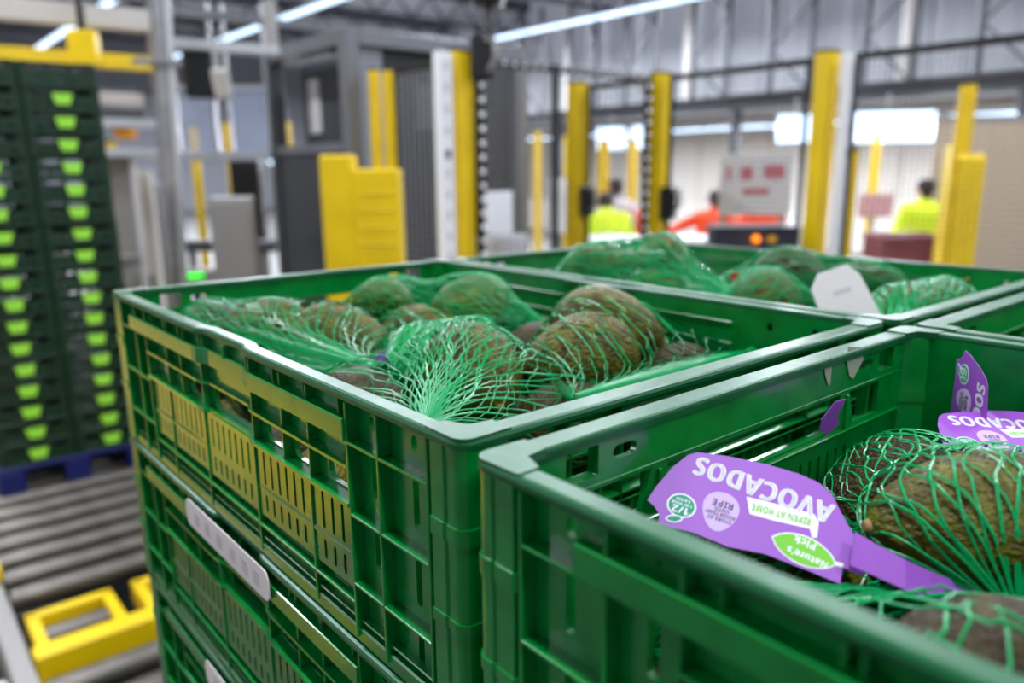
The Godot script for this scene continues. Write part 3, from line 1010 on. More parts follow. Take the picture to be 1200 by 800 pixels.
# ---------------------------------------------------------------- people
class Field:
	# tapered capsules joined with a smooth minimum, meshed as surface nets
	var lo: Vector3; var cell: float; var n: Vector3i; var k: float
	var f := PackedFloat32Array()
	func _init(caps: Array, cell_: float, k_: float) -> void:
		cell = cell_; k = k_
		var hi := Vector3(-9, -9, -9); lo = Vector3(9, 9, 9)
		for c in caps:
			for e in [[c[0], c[2]], [c[1], c[3]]]:
				lo = lo.min(e[0] - Vector3.ONE * (e[1] + cell * 3)); hi = hi.max(e[0] + Vector3.ONE * (e[1] + cell * 3))
		n = Vector3i(((hi - lo) / cell).ceil()) + Vector3i.ONE
		f.resize(n.x * n.y * n.z); f.fill(1.0)
		for c in caps:
			var a: Vector3 = c[0]; var b: Vector3 = c[1]; var ra: float = c[2]; var rb: float = c[3]
			var m := maxf(ra, rb) + k * 2.0 + cell * 2
			var p0 := Vector3i(((a.min(b) - Vector3.ONE * m - lo) / cell).floor()).clamp(Vector3i.ZERO, n - Vector3i.ONE)
			var p1 := Vector3i(((a.max(b) + Vector3.ONE * m - lo) / cell).ceil()).clamp(Vector3i.ZERO, n - Vector3i.ONE)
			var ab := b - a
			var q := maxf(ab.length_squared(), 1e-9)
			for z in range(p0.z, p1.z + 1):
				for y in range(p0.y, p1.y + 1):
					for x in range(p0.x, p1.x + 1):
						var p := lo + Vector3(x, y, z) * cell
						var t := clampf((p - a).dot(ab) / q, 0.0, 1.0)
						var d := (p - a - ab * t).length() - lerpf(ra, rb, t)
						var i := (z * n.y + y) * n.x + x
						var e := f[i]
						var h := maxf(k - absf(d - e), 0.0) / k
						f[i] = minf(d, e) - h * h * k * 0.25
	func add_to(mb: MB) -> void:
		var vert := {}
		var pos := PackedVector3Array(); var nor := PackedVector3Array()
		var sx := 1; var sy := n.x; var sz := n.x * n.y
		var offs := [0, sx, sy, sx + sy, sz, sx + sz, sy + sz, sx + sy + sz]
		for z in n.z - 1:
			for y in n.y - 1:
				var row := (z * n.y + y) * n.x
				for x in n.x - 1:
					var i := row + x
					var c := 0
					for o in offs:
						if f[i + o] < 0.0: c += 1
					if c == 0 or c == 8: continue
					var s := Vector3(); var m := 0
					for e in [[0, 1], [2, 3], [4, 5], [6, 7], [0, 2], [1, 3], [4, 6], [5, 7], [0, 4], [1, 5], [2, 6], [3, 7]]:
						var a := f[i + offs[e[0]]]; var b := f[i + offs[e[1]]]
						if (a < 0.0) != (b < 0.0):
							var t := a / (a - b)
							var pa := Vector3(e[0] & 1, (e[0] >> 1) & 1, e[0] >> 2); var pb := Vector3(e[1] & 1, (e[1] >> 1) & 1, e[1] >> 2)
							s += pa.lerp(pb, t); m += 1
					vert[i] = pos.size()
					pos.append(lo + (Vector3(x, y, z) + s / m) * cell)
					var q0 := f[i]; var q1 := f[i + sx]; var q2 := f[i + sy]; var q3 := f[i + sx + sy]; var q4 := f[i + sz]; var q5 := f[i + sx + sz]; var q6 := f[i + sy + sz]; var q7 := f[i + sx + sy + sz]
					var g := Vector3(q1 - q0 + q3 - q2 + q5 - q4 + q7 - q6, q2 - q0 + q3 - q1 + q6 - q4 + q7 - q5, q4 - q0 + q5 - q1 + q6 - q2 + q7 - q3)
					nor.append(g.normalized() if g.length_squared() > 0 else Vector3.UP)
		for i in vert:
			var x: int = i % n.x; var y: int = (i / n.x) % n.y; var z: int = i / sz
			for e in [[sx, sy, sz, y > 0 and z > 0], [sy, sz, sx, z > 0 and x > 0], [sz, sx, sy, x > 0 and y > 0]]:
				if not e[3]: continue
				if (f[i] < 0.0) == (f[i + e[0]] < 0.0): continue
				var q := [i, i - e[1], i - e[1] - e[2], i - e[2]]
				if not (vert.has(q[1]) and vert.has(q[2]) and vert.has(q[3])): continue
				var w := []
				for j in q: w.append(vert[j])
				mb.squad(pos[w[0]], pos[w[1]], pos[w[2]], pos[w[3]], nor[w[0]], nor[w[1]], nor[w[2]], nor[w[3]])

func hand(mb: MB, wrist: Vector3, dir: Vector3, side: Vector3) -> void:
	var d := dir.normalized()
	var s := (side - d * side.dot(d)).normalized()
	var up := d.cross(s)
	var caps := [[wrist, wrist + d * 0.075 + s * 0.018, 0.022, 0.02], [wrist, wrist + d * 0.075 - s * 0.018, 0.022, 0.02]]
	for k in 4:
		var b := wrist + d * 0.08 + s * (0.03 - 0.02 * k)
		var l: float = [0.062, 0.075, 0.07, 0.052][k]
		caps.append([b, b + d * l * 0.55 + up * 0.006, 0.0092, 0.0088])
		caps.append([b + d * l * 0.55 + up * 0.006, b + d * l * 0.95 + up * 0.022, 0.0088, 0.008])
	caps.append([wrist + d * 0.03 + s * 0.025, wrist + d * 0.06 + s * 0.055, 0.012, 0.01])
	caps.append([wrist + d * 0.06 + s * 0.055, wrist + d * 0.09 + s * 0.06 + up * 0.01, 0.01, 0.0085])
	Field.new(caps, 0.006, 0.006).add_to(mb)

# local frame: facing -z, feet on y = 0. arms: [elbow, wrist] for left and right
func person(label: String, at: Vector3, turn: float, scale_: float, jacket: Material, arms: Array, lean := 0.0, hat := false, group := "") -> void:
	var o := thing("person", label, "person", at, turn, group)
	o.scale = Vector3.ONE * scale_
	var ln := func(p: Vector3) -> Vector3:
		if p.y < 0.95: return p
		return Vector3(0, 0.95, 0) + (p - Vector3(0, 0.95, 0)).rotated(Vector3.RIGHT, -lean)
	var body := MB.new()
	var c := []
	var sh := [ln.call(Vector3(-0.19, 1.42, 0)), ln.call(Vector3(0.19, 1.42, 0))]
	c.append([ln.call(Vector3(0, 1.0, 0.0)), ln.call(Vector3(0, 1.38, 0)), 0.13, 0.13])
	c.append([ln.call(Vector3(0, 1.4, 0)), ln.call(Vector3(0, 1.56, -0.01)), 0.06, 0.055])
	for s in 2:
		c.append([sh[s], arms[s][0], 0.05, 0.042]); c.append([arms[s][0], arms[s][1], 0.04, 0.028])
		var x := -0.1 if s == 0 else 0.1
		c.append([Vector3(x, 0.92, 0), Vector3(x * 1.1, 0.5, -0.02), 0.085, 0.058]); c.append([Vector3(x * 1.1, 0.5, -0.02), Vector3(x * 1.1, 0.09, 0.02), 0.056, 0.04])
	Field.new(c, 0.02, 0.03).add_to(body)
	var hc: Vector3 = ln.call(Vector3(0, 1.64, -0.015))
	var head := [[hc + Vector3(0, 0.03, 0.01), hc + Vector3(0, 0.025, -0.02), 0.088, 0.08], [hc + Vector3(0, -0.03, -0.03), hc + Vector3(0, -0.075, -0.045), 0.06, 0.04],
		[hc + Vector3(0, 0.01, -0.1), hc + Vector3(0, -0.025, -0.115), 0.008, 0.014], [hc + Vector3(-0.02, -0.06, -0.085), hc + Vector3(0.02, -0.06, -0.085), 0.009, 0.009],
		[hc + Vector3(-0.085, 0.015, 0), hc + Vector3(-0.09, -0.025, 0), 0.016, 0.012], [hc + Vector3(0.085, 0.015, 0), hc + Vector3(0.09, -0.025, 0), 0.016, 0.012], [hc + Vector3(0, -0.08, 0), hc + Vector3(0, -0.02, 0), 0.05, 0.055]]
	Field.new(head, 0.0085, 0.012).add_to(body)
	for s in 2:
		hand(body, arms[s][1], arms[s][1] - arms[s][0], Vector3(0, 0.2, -1))
	put("body", body, M.flesh, o)
	for s in [-0.032, 0.032]:
		var ey := MB.new()
		ey.lathe(PackedVector2Array([Vector2(0, -0.009), Vector2(0.008, -0.004), Vector2(0.008, 0.004), Vector2(0, 0.009)]), Transform3D(Basis(), hc + Vector3(s, 0.005, -0.088)), 8)
		put("eye", ey, M.eye, o)
	var hr := MB.new()
	Field.new([[hc + Vector3(0, 0.05, 0.015), hc + Vector3(0, 0.055, -0.02), 0.092, 0.084], [hc + Vector3(0, 0.02, 0.04), hc + Vector3(0, -0.04, 0.045), 0.075, 0.055]], 0.012, 0.02).add_to(hr)
	put("hair" if not hat else "cap", hr, M.hair if not hat else jacket, o)
	var j := MB.new()
	var jc := [[ln.call(Vector3(0, 0.88, 0)), ln.call(Vector3(0, 1.36, 0)), 0.16, 0.165], [ln.call(Vector3(-0.07, 0.88, 0)), ln.call(Vector3(-0.1, 1.38, 0)), 0.145, 0.135], [ln.call(Vector3(0.07, 0.88, 0)), ln.call(Vector3(0.1, 1.38, 0)), 0.145, 0.135], [ln.call(Vector3(0, 1.42, 0)), ln.call(Vector3(0, 1.5, 0.0)), 0.1, 0.082]]
	for s in 2:
		jc.append([sh[s], arms[s][0], 0.085, 0.07])
		jc.append([arms[s][0], arms[s][0].lerp(arms[s][1], 0.93), 0.07, 0.05])
	Field.new(jc, 0.02, 0.035).add_to(j)
	put("jacket", j, jacket, o)
	var tr := MB.new()
	var tc := [[Vector3(-0.06, 0.92, 0), Vector3(0.06, 0.92, 0), 0.14, 0.14]]
	for s in [-1.0, 1.0]:
		tc.append([Vector3(s * 0.1, 0.9, 0), Vector3(s * 0.11, 0.5, -0.02), 0.105, 0.08]); tc.append([Vector3(s * 0.11, 0.5, -0.02), Vector3(s * 0.11, 0.1, 0.02), 0.08, 0.065])
	Field.new(tc, 0.022, 0.02).add_to(tr)
	put("trousers", tr, M.trouser, o)
	for s in [-1.0, 1.0]:
		var bt := MB.new()
		Field.new([[Vector3(s * 0.11, 0.06, 0.05), Vector3(s * 0.12, 0.045, -0.14), 0.058, 0.045], [Vector3(s * 0.11, 0.06, 0.03), Vector3(s * 0.11, 0.16, 0.02), 0.058, 0.055]], 0.015, 0.02).add_to(bt)
		put("boot", bt, M.black, o)
	# reflective tape round the trunk: a hoop that follows it
	var tp := MB.new()
	for y in [1.02, 1.16]:
		var pts := []
		for k in 25:
			var a := TAU * k / 24
			pts.append([ln.call(Vector3(cos(a) * 0.232, y - 0.026, sin(a) * 0.152)), ln.call(Vector3(cos(a) * 0.237, y + 0.026, sin(a) * 0.15)), Vector3(cos(a), 0, sin(a))])
		for k in 24:
			mb_quad(tp, pts[k], pts[k + 1])
	put("reflective_tape", tp, M.band, o)

func mb_quad(mb: MB, a: Array, b: Array) -> void:
	mb.quad(a[0], b[0], b[1], a[1], a[2])

# ---------------------------------------------------------------- the place
const LAMP := 60.0

func _ready() -> void:
	rng.seed = 4
	# camera
	var cam := Camera3D.new()
	cam.name = "camera"
	var att := CameraAttributesPhysical.new()
	att.frustum_focal_length = 27.09
	att.frustum_focus_distance = 0.44
	att.frustum_near = 0.02
	att.frustum_far = 200.0
	att.exposure_aperture = 4.6
	cam.attributes = att
	cam.fov = 47.78
	cam.near = 0.02
	cam.far = 200.0
	cam.transform = Transform3D(Basis(Vector3(0.76272, -0.00778, 0.64668), Vector3(0.14635, 0.97606, -0.16087), Vector3(-0.62995, 0.21734, 0.74560)).orthonormalized(), Vector3(-0.1895, 1.85, 0.2597))
	add_child(cam)
	cam.current = true
	# air: a closed hall, only its lamps give light
	var we := WorldEnvironment.new()
	we.name = "environment"
	var env := Environment.new()
	env.background_mode = Environment.BG_COLOR
	env.background_color = Color(0, 0, 0)
	env.tonemap_mode = Environment.TONE_MAPPER_LINEAR
	env.tonemap_exposure = 0.31
	env.sdfgi_enabled = true
	env.ssao_enabled = true
	env.ssil_enabled = true
	we.environment = env
	add_child(we)
	materials()
	bold = SystemFont.new()
	bold.font_names = PackedStringArray(["Droid Sans"])
	bold.font_weight = 700
	lights()
	shell()
	conveyor()
	crates()
	contents_left()
	contents_right()
	contents_back()
	tray_stack()
	cell()
	machine()
	left_plant()
	back_plant()
	people()

func lights() -> void:
	# rows of strip lights hung under the roof, running along z
	var p := luminaire("", "")
	remove_child(p)
	var rows := [[16.5, "long row of white strip lights nearest the grey clad wall", "strip lights by the clad wall"], [9.7, "row of white strip lights over the dark machine cabinet", "strip lights over the machine"], [5.46, "row of white strip lights high above the stacked trays", "strip lights over the trays"]]
	for r in rows:
		for k in 15:
			dup(p, "strip_light", "strip light in the " + r[1], Vector3(r[0], 6.0, -33.0 + 1.5 * k), 0.0, r[2])
	for x in [-5.0, -0.3, 5.46, 9.7, 16.5]:
		for k in (2 if x < -1.0 else 5):
			dup(p, "strip_light", "strip light hung over the crates and the near floor, outside the view", Vector3(x, 6.0, -9.0 + 3.2 * k), 0.0, "strip lights over the near floor").get_node("lamp").light_energy = LAMP * 0.72
	# low row under the gallery
	for k in 9:
		dup(p, "strip_light", "strip light in the low row under the gallery beam", Vector3(13.0, 2.62, -14.6 + 1.5 * k), 0.0, "strip lights under the gallery")
	p.free()
	for w in [[Vector3(12.0, 2.44, -5.3), 1.35, "wide white work light under the gallery right of the tall yellow post"], [Vector3(12.0, 2.46, -10.95), 0.62, "white work light under the gallery seen between the yellow posts, left one"], [Vector3(12.0, 2.46, -10.05), 0.55, "white work light under the gallery seen between the yellow posts, right one"], [Vector3(12.0, 2.48, -6.82), 0.6, "white work light under the gallery just left of the tall yellow post"]]:
		var o := thing("work_light", w[2], "lamp", w[0], -0.9)
		var h := MB.new()
		h.span(Vector3(-w[1] / 2, -0.24, -0.1), Vector3(w[1] / 2, 0.24, 0.0), 0.01)
		h.bar(Vector3(0, 0.24, -0.05), Vector3(0, 0.5, -0.05), 0.02, 0.02)
		put("housing", h, M.alu, o)
		var d := MB.new()
		d.span(Vector3(-w[1] / 2 + 0.02, -0.22, 0.0), Vector3(w[1] / 2 - 0.02, 0.22, 0.03), 0.01)
		put("diffuser", d, M.lamp, o)
		var a := AreaLight3D.new()
		a.name = "lamp"
		a.area_size = Vector2(w[1] - 0.04, 0.42)
		a.light_color = Color(0.93, 0.96, 1.0)
		a.light_energy = LAMP * 0.9
		a.shadow_enabled = true
		a.position = Vector3(0, 0.02, 0.035)
		a.rotation.y = PI
		o.add_child(a)

func slab(called: String, a: Vector3, b: Vector3, m: Material) -> MeshInstance3D:
	var mb := MB.new()
	mb.span(a, b)
	return struct(called, mb, m)

func shell() -> void:
	slab("floor", Vector3(-9, -0.2, -40), Vector3(23, 0, 8), M.floor)
	slab("ceiling", Vector3(-9, 8.5, -40), Vector3(23, 8.7, 8), M.ceiling)
	var wr := slab("wall_right", Vector3(22.2, 0, -40), Vector3(22.5, 8.5, 8), M.clad)
	var pn := MB.new()
	pn.span(Vector3(22.13, 0.1, -0.485), Vector3(22.21, 8.45, 0.485), 0.02)
	for k in 3:
		pn.span(Vector3(22.11, 0.1, -0.3 + 0.3 * k - 0.04), Vector3(22.14, 8.45, -0.3 + 0.3 * k + 0.04), 0.01)
	var pm := pn.mesh()
	for k in 48:
		put("cladding_panel", pm, M.clad, wr).position.z = -39.5 + k
	slab("wall_left", Vector3(-9.3, 0, -40), Vector3(-9, 8.5, 8), M.clad)
	slab("wall_back", Vector3(-9, 0, -40.3), Vector3(22.5, 8.5, -40), M.wall_grey)
	slab("wall_front", Vector3(-9, 0, 8), Vector3(22.5, 8.5, 8.3), M.clad)
	# roof beams across the hall and the gallery edge with its posts
	for k in 7:
		var t := MB.new()
		var z := -36.0 + 5.5 * k
		t.span(Vector3(-9, 8.1, z - 0.12), Vector3(22.2, 8.5, z + 0.12))
		t.span(Vector3(-9, 7.2, z - 0.08), Vector3(22.2, 7.34, z + 0.08))
		for q in 21:
			var x := -9.0 + 1.5 * q
			t.bar(Vector3(x, 7.27, z), Vector3(x + 0.75, 8.15, z), 0.07, 0.07)
			t.bar(Vector3(x + 0.75, 8.15, z), Vector3(x + 1.5, 7.27, z), 0.07, 0.07)
		struct("roof_truss", t, M.rack)
	var g := MB.new()
	for y in [2.88, 3.1]:
		g.span(Vector3(12.2, y, -24), Vector3(12.45, y + 0.03, 2))
	g.span(Vector3(12.31, 2.88, -24), Vector3(12.34, 3.12, 2))
	for k in 6:
		var z := -22.0 + 4.6 * k
		g.span(Vector3(12.26, 0, z - 0.07), Vector3(12.4, 2.9, z + 0.07), 0.01)
	struct("gallery_beam", g, M.rack)
	var deck := MB.new()
	deck.span(Vector3(12.45, 3.08, -24), Vector3(17.5, 3.14, 2))
	struct("gallery_deck", deck, M.ceiling)
	# pale lined wall below the gallery
	var lw := slab("wall_gallery", Vector3(16.5, 0, -24), Vector3(16.7, 3.05, 2), M.pale)
	var lp_ := MB.new()
	lp_.span(Vector3(16.46, 0.05, -0.48), Vector3(16.51, 3.0, 0.48), 0.01)
	var lpm := lp_.mesh()
	for k in 26:
		put("wall_panel", lpm, M.pale, lw).position.z = -23.5 + k
	for k in 9:
		rack_frame(Vector3(18.0, 0, -5.75 - 2.4 * k), ["first", "second", "third", "fourth", "fifth", "sixth", "seventh", "eighth", "ninth"][k])
	for z in [-8.29, -14.5, -19.5]:
		var c := MB.new()
		c.span(Vector3(19.0, 0, z - 0.1), Vector3(19.2, 8.1, z + 0.1), 0.01)
		struct("column", c, M.pale)

func rack_frame(at: Vector3, which: String) -> void:
	var o := thing("rack_frame", "grey braced rack frame against the clad wall, %s from the right" % which, "rack", at, 0.0)
	for s in [-1.0, 1.0]:
		var u := MB.new()
		u.span(Vector3(-0.06, 0, s * 0.55 - 0.05), Vector3(0.06, 7.0, s * 0.55 + 0.05), 0.01)
		put("upright", u, M.rack, o)
	for k in 6:
		var b := MB.new()
		var y := 0.4 + 1.08 * k
		var s := 1.0 if k % 2 == 0 else -1.0
		b.bar(Vector3(0, y, -0.55 * s), Vector3(0, y + 1.08, 0.55 * s), 0.05, 0.05)
		put("brace", b, M.rack, o)

func conveyor() -> void:
	var o := thing("roller_conveyor", "floor conveyor of grey steel rollers under the crates and the tray stack", "conveyor", Vector3(0.66, 0, -1.8))
	for s in [-1.0, 1.0]:
		var f := MB.new()
		f.span(Vector3(s * 0.67 - 0.03, 0.33, -2.9), Vector3(s * 0.67 + 0.03, 0.485, 2.9), 0.006)
		put("side_rail", f, M.silver, o)
		for k in 5:
			var l := MB.new()
			l.span(Vector3(s * 0.67 - 0.04, 0.0, -2.6 + 1.3 * k - 0.04), Vector3(s * 0.67 + 0.04, 0.33, -2.6 + 1.3 * k + 0.04), 0.005)
			l.span(Vector3(s * 0.67 - 0.08, 0.0, -2.6 + 1.3 * k - 0.08), Vector3(s * 0.67 + 0.08, 0.012, -2.6 + 1.3 * k + 0.08))
			put("leg", l, M.silver, o)
	var r := MB.new()
	var px := Transform3D(Basis(Vector3(0, 1, 0), Vector3(1, 0, 0), Vector3(0, 0, -1)), Vector3(0, ROLL - 0.04, 0))
	r.lathe(PackedVector2Array([Vector2(0.0, -0.645), Vector2(0.012, -0.645), Vector2(0.012, -0.632), Vector2(0.037, -0.632), Vector2(0.04, -0.628), Vector2(0.04, 0.628), Vector2(0.037, 0.632), Vector2(0.012, 0.632), Vector2(0.012, 0.645), Vector2(0.0, 0.645)]), px, 20)
	var rm := r.mesh()
	for k in 37:
		var z := -2.8 + 0.155 * k
		if z > -0.64 and z < -0.26: continue
		put("roller", rm, M.roller, o).position.z = z
	var pan := MB.new()
	pan.span(Vector3(-0.64, 0.34, -2.88), Vector3(0.64, 0.352, 2.88), 0.002)
	put("belly_pan", pan, M.black, o)
	# chain transfer between the rollers
	var t := thing("chain_transfer", "yellow chain transfer frame set between the conveyor rollers", "conveyor", Vector3(0.66, 0, -2.25))
	var b := MB.new()
	b.span(Vector3(-0.635, 0.36, 0.06), Vector3(0.63, ROLL - 0.004, 0.135), 0.006)
	put("cross_bar", b, M.yellow, t)
	for k in 4:
		var x := -0.62 + 0.31 * k
		var u := MB.new()
		u.span(Vector3(x, 0.42, -0.155), Vector3(x + 0.25, ROLL - 0.008, -0.12), 0.004)
		for e in [x, x + 0.215]:
			u.span(Vector3(e, 0.42, -0.14), Vector3(e + 0.035, ROLL - 0.008, 0.065), 0.004)
		put("bracket", u, M.yellow, t)
		var q := MB.new()
		q.lathe(PackedVector2Array([Vector2(0.0, -0.088), Vector2(0.034, -0.088), Vector2(0.034, 0.088), Vector2(0.0, 0.088)]), Transform3D(Basis(Vector3(0, 1, 0), Vector3(1, 0, 0), Vector3(0, 0, -1)), Vector3(x + 0.125, ROLL - 0.05, -0.04)), 18)
		put("pinch_roller", q, M.roller, t)
	var mo := thing("drive_motor", "small pale drive box beside the conveyor rail at the lower left corner", "motor", Vector3(-0.1, 0, -2.03))
	var mb := MB.new()
	mb.span(Vector3(-0.05, 0.3, -0.06), Vector3(0.05, 0.49, 0.06), 0.01)
	put("gear_box", mb, M.pale, mo)
	mb = MB.new()
	mb.span(Vector3(-0.02, 0.0, -0.02), Vector3(0.02, 0.3, 0.02), 0.003)
	put("stand", mb, M.black, mo)
	for z in [-2.75, -2.95, -3.4]:
		var s := thing("end_stop", "small yellow stop block on the left conveyor rail, %s" % {-2.75: "nearest the chain transfer", -2.95: "in the middle of three", -3.4: "nearest the tray stack"}[z], "stop", Vector3(-0.01, 0.485, z))
		mb = MB.new()
		mb.span(Vector3(-0.045, 0, -0.045), Vector3(0.035, 0.05, 0.045), 0.006)
		put("block", mb, M.yellow, s)
	# low guard rail on the near side of the line
	var g := thing("guard_rail", "yellow sloped guard rail on posts along the left side of the conveyor", "barrier", Vector3(-0.86, 0, -3.95))
	mb = MB.new()
	mb.xbox(Transform3D(Basis(Vector3(0, 0, 1), -0.7), Vector3(0.0, 0.89, 0)), Vector3(0.36, 0.03, 4.6), 0.01)
	put("sloped_cover", mb, M.yellow, g)
	mb = MB.new()
	mb.span(Vector3(-0.03, 0.52, -2.3), Vector3(0.03, 0.68, 2.3), 0.01)
	put("mid_board", mb, M.pale, g)
	mb = MB.new()
	mb.xbox(Transform3D(Basis(Vector3(0, 0, 1), -0.5), Vector3(0.02, 0.4, 0)), Vector3(0.2, 0.03, 4.6), 0.01)
	put("toe_board", mb, M.yellow, g)
	for k in 4:
		mb = MB.new()
		mb.span(Vector3(-0.1, 0, -2.1 + 1.4 * k - 0.04), Vector3(-0.03, 0.9, -2.1 + 1.4 * k + 0.04), 0.006)
		put("post", mb, M.yellow, g)

func pallet(label: String, a: Vector3, b: Vector3, y0: float, y1: float) -> void:
	var o := thing("pallet", label, "pallet", Vector3((a.x + b.x) / 2, y0, (a.z + b.z) / 2))
	var h := y1 - y0
	var w := (b.x - a.x) / 2; var l := (b.z - a.z) / 2
	for k in 7:
		var m := MB.new()
		var z := lerpf(-l, l - 0.1, k / 6.0)
		m.span(Vector3(-w, h - 0.022, z), Vector3(w, h, z + 0.1), 0.003)
		put("deck_board", m, M.blue, o)
	for x in [-w, -0.05, w - 0.1]:
		var m := MB.new()
		m.span(Vector3(x, 0, -l), Vector3(x + 0.1, 0.02, l), 0.003)
		put("runner", m, M.blue, o)
		for z in [-l, -0.05, l - 0.1]:
			m = MB.new()
			m.span(Vector3(x, 0.02, z), Vector3(x + 0.1, h - 0.022, z + 0.1), 0.004)
			put("block", m, M.blue, o)

func crates() -> void:
	pallet("blue pallet under the green avocado crates", Vector3(-0.012, 0, -0.6), Vector3(0.835, 0, 0.615), ROLL, RIM - 7 * H)
	var c := make_crate("green plastic crate of netted avocados with yellow reflections on its ribbed side")
	c.position = Vector3(W / 2, RIM - H, -L / 2)
	dup(c, "crate", "green plastic crate in front right holding the large purple printed tag", Vector3(W / 2 - 0.006, RIM - H, L / 2 + 0.014))
	dup(c, "crate", "green plastic crate behind the middle one with a white card standing in it", Vector3(W / 2 + 0.418, RIM - H, -L / 2 + 0.006))
	dup(c, "crate", "green plastic crate at the right edge of which only the rim corner shows", Vector3(W / 2 + 0.413, RIM - H, L / 2 + 0.018))
	dup(c, "crate", "green plastic crate second from the top of the left stack, with a white label strip", Vector3(W / 2, RIM - 2 * H, -L / 2))
	dup(c, "crate", "green plastic crate third from the top of the left stack, at the lower edge", Vector3(W / 2 + 0.001, RIM - 3 * H, -L / 2 + 0.007))
	for k in range(3, 7):
		dup(c, "crate", "green plastic crate low in the left stack, under the third one", Vector3(W / 2, RIM - (k + 1) * H, -L / 2), 0.0, "crates low in the left stack")
	for k in range(1, 7):
		dup(c, "crate", "green plastic crate under the front right crate, below the picture", Vector3(W / 2 - 0.006, RIM - (k + 1) * H, L / 2 + 0.014), 0.0, "crates under the front right one")
		dup(c, "crate", "green plastic crate hidden under the rear crate", Vector3(W / 2 + 0.418, RIM - (k + 1) * H, -L / 2 + 0.006), 0.0, "crates under the rear one")
		dup(c, "crate", "green plastic crate hidden under the right edge crate", Vector3(W / 2 + 0.413, RIM - (k + 1) * H, L / 2 + 0.018), 0.0, "crates under the right edge one")
	# label strips clipped behind the handle bars
	for e in [[RIM - H, 0.0, "white paper label strip on the second crate of the left stack"], [RIM - 2 * H, 0.007, "white paper label strip on the third crate of the left stack"]]:
		var o := thing("paper_label", e[2], "label", Vector3(-0.0022, e[0] - 0.0165, -0.318 + e[1]), -PI / 2)
		var m := MB.new()
		m.prism(rrect(-0.088, 0.088, -0.0115, 0.0125, 0.008), Transform3D(), 0.0008)
		put("card", m, M.card, o)
		var k_ := 0
		for x in [-0.06, -0.035, -0.008, 0.02, 0.045, 0.066]:
			m = MB.new()
			m.prism(rrect(x - 0.006, x + 0.006, -0.006, 0.006, 0.002), Transform3D(Basis(), Vector3(0, 0, 0.0008)), 0.0001)
			put("print_mark", m, M.faint, o)
	# pale scraps of old label stuck inside the front right crate
	for e in [[0.269, 0.0095, 0.0045, 0.02, 0.25, "narrow pale scrap of old label on the inner crate wall"], [0.303, 0.009, 0.012, 0.022, -0.2, "pointed pale scrap of old label on the inner crate wall"]]:
		var o := thing("label_scrap", e[5], "label", Vector3(e[0], RIM - e[1], 0.014 + 0.0137), 0.0)
		var m := MB.new()
		var w: float = e[2]; var h: float = e[3]
		m.prism(PackedVector2Array([Vector2(-w, h * 0.45), Vector2(w * 0.8, h * 0.5), Vector2(w, h * 0.1), Vector2(w * 0.2, -h * 0.5), Vector2(-w * 0.3, -h * 0.42), Vector2(-w * 0.9, 0)]), Transform3D(Basis(Vector3(0, 0, 1), e[4]), Vector3()), 0.0004)
		put("paper", m, M.scuff, o)

func fruits() -> void:
	if fruit_mesh.size(): return
	for k in 4:
		var len_: float = [0.098, 0.092, 0.1, 0.09][k]
		fruit_mesh.append([avocado_mesh(31 + k, len_, 0.0355), stem_mesh(len_)])

func low_layer(spots: Array, label: String, group: String) -> void:
	for i in spots.size():
		var s: Vector3 = spots[i]
		avocado(s, Vector3(rng.randf_range(-1, 1), rng.randf_range(-0.15, 0.15), rng.randf_range(-1, 1)), i % 4, ["skin_dark", "skin_olive"][i % 2], rng.randf_range(0.94, 1.0), label, group)

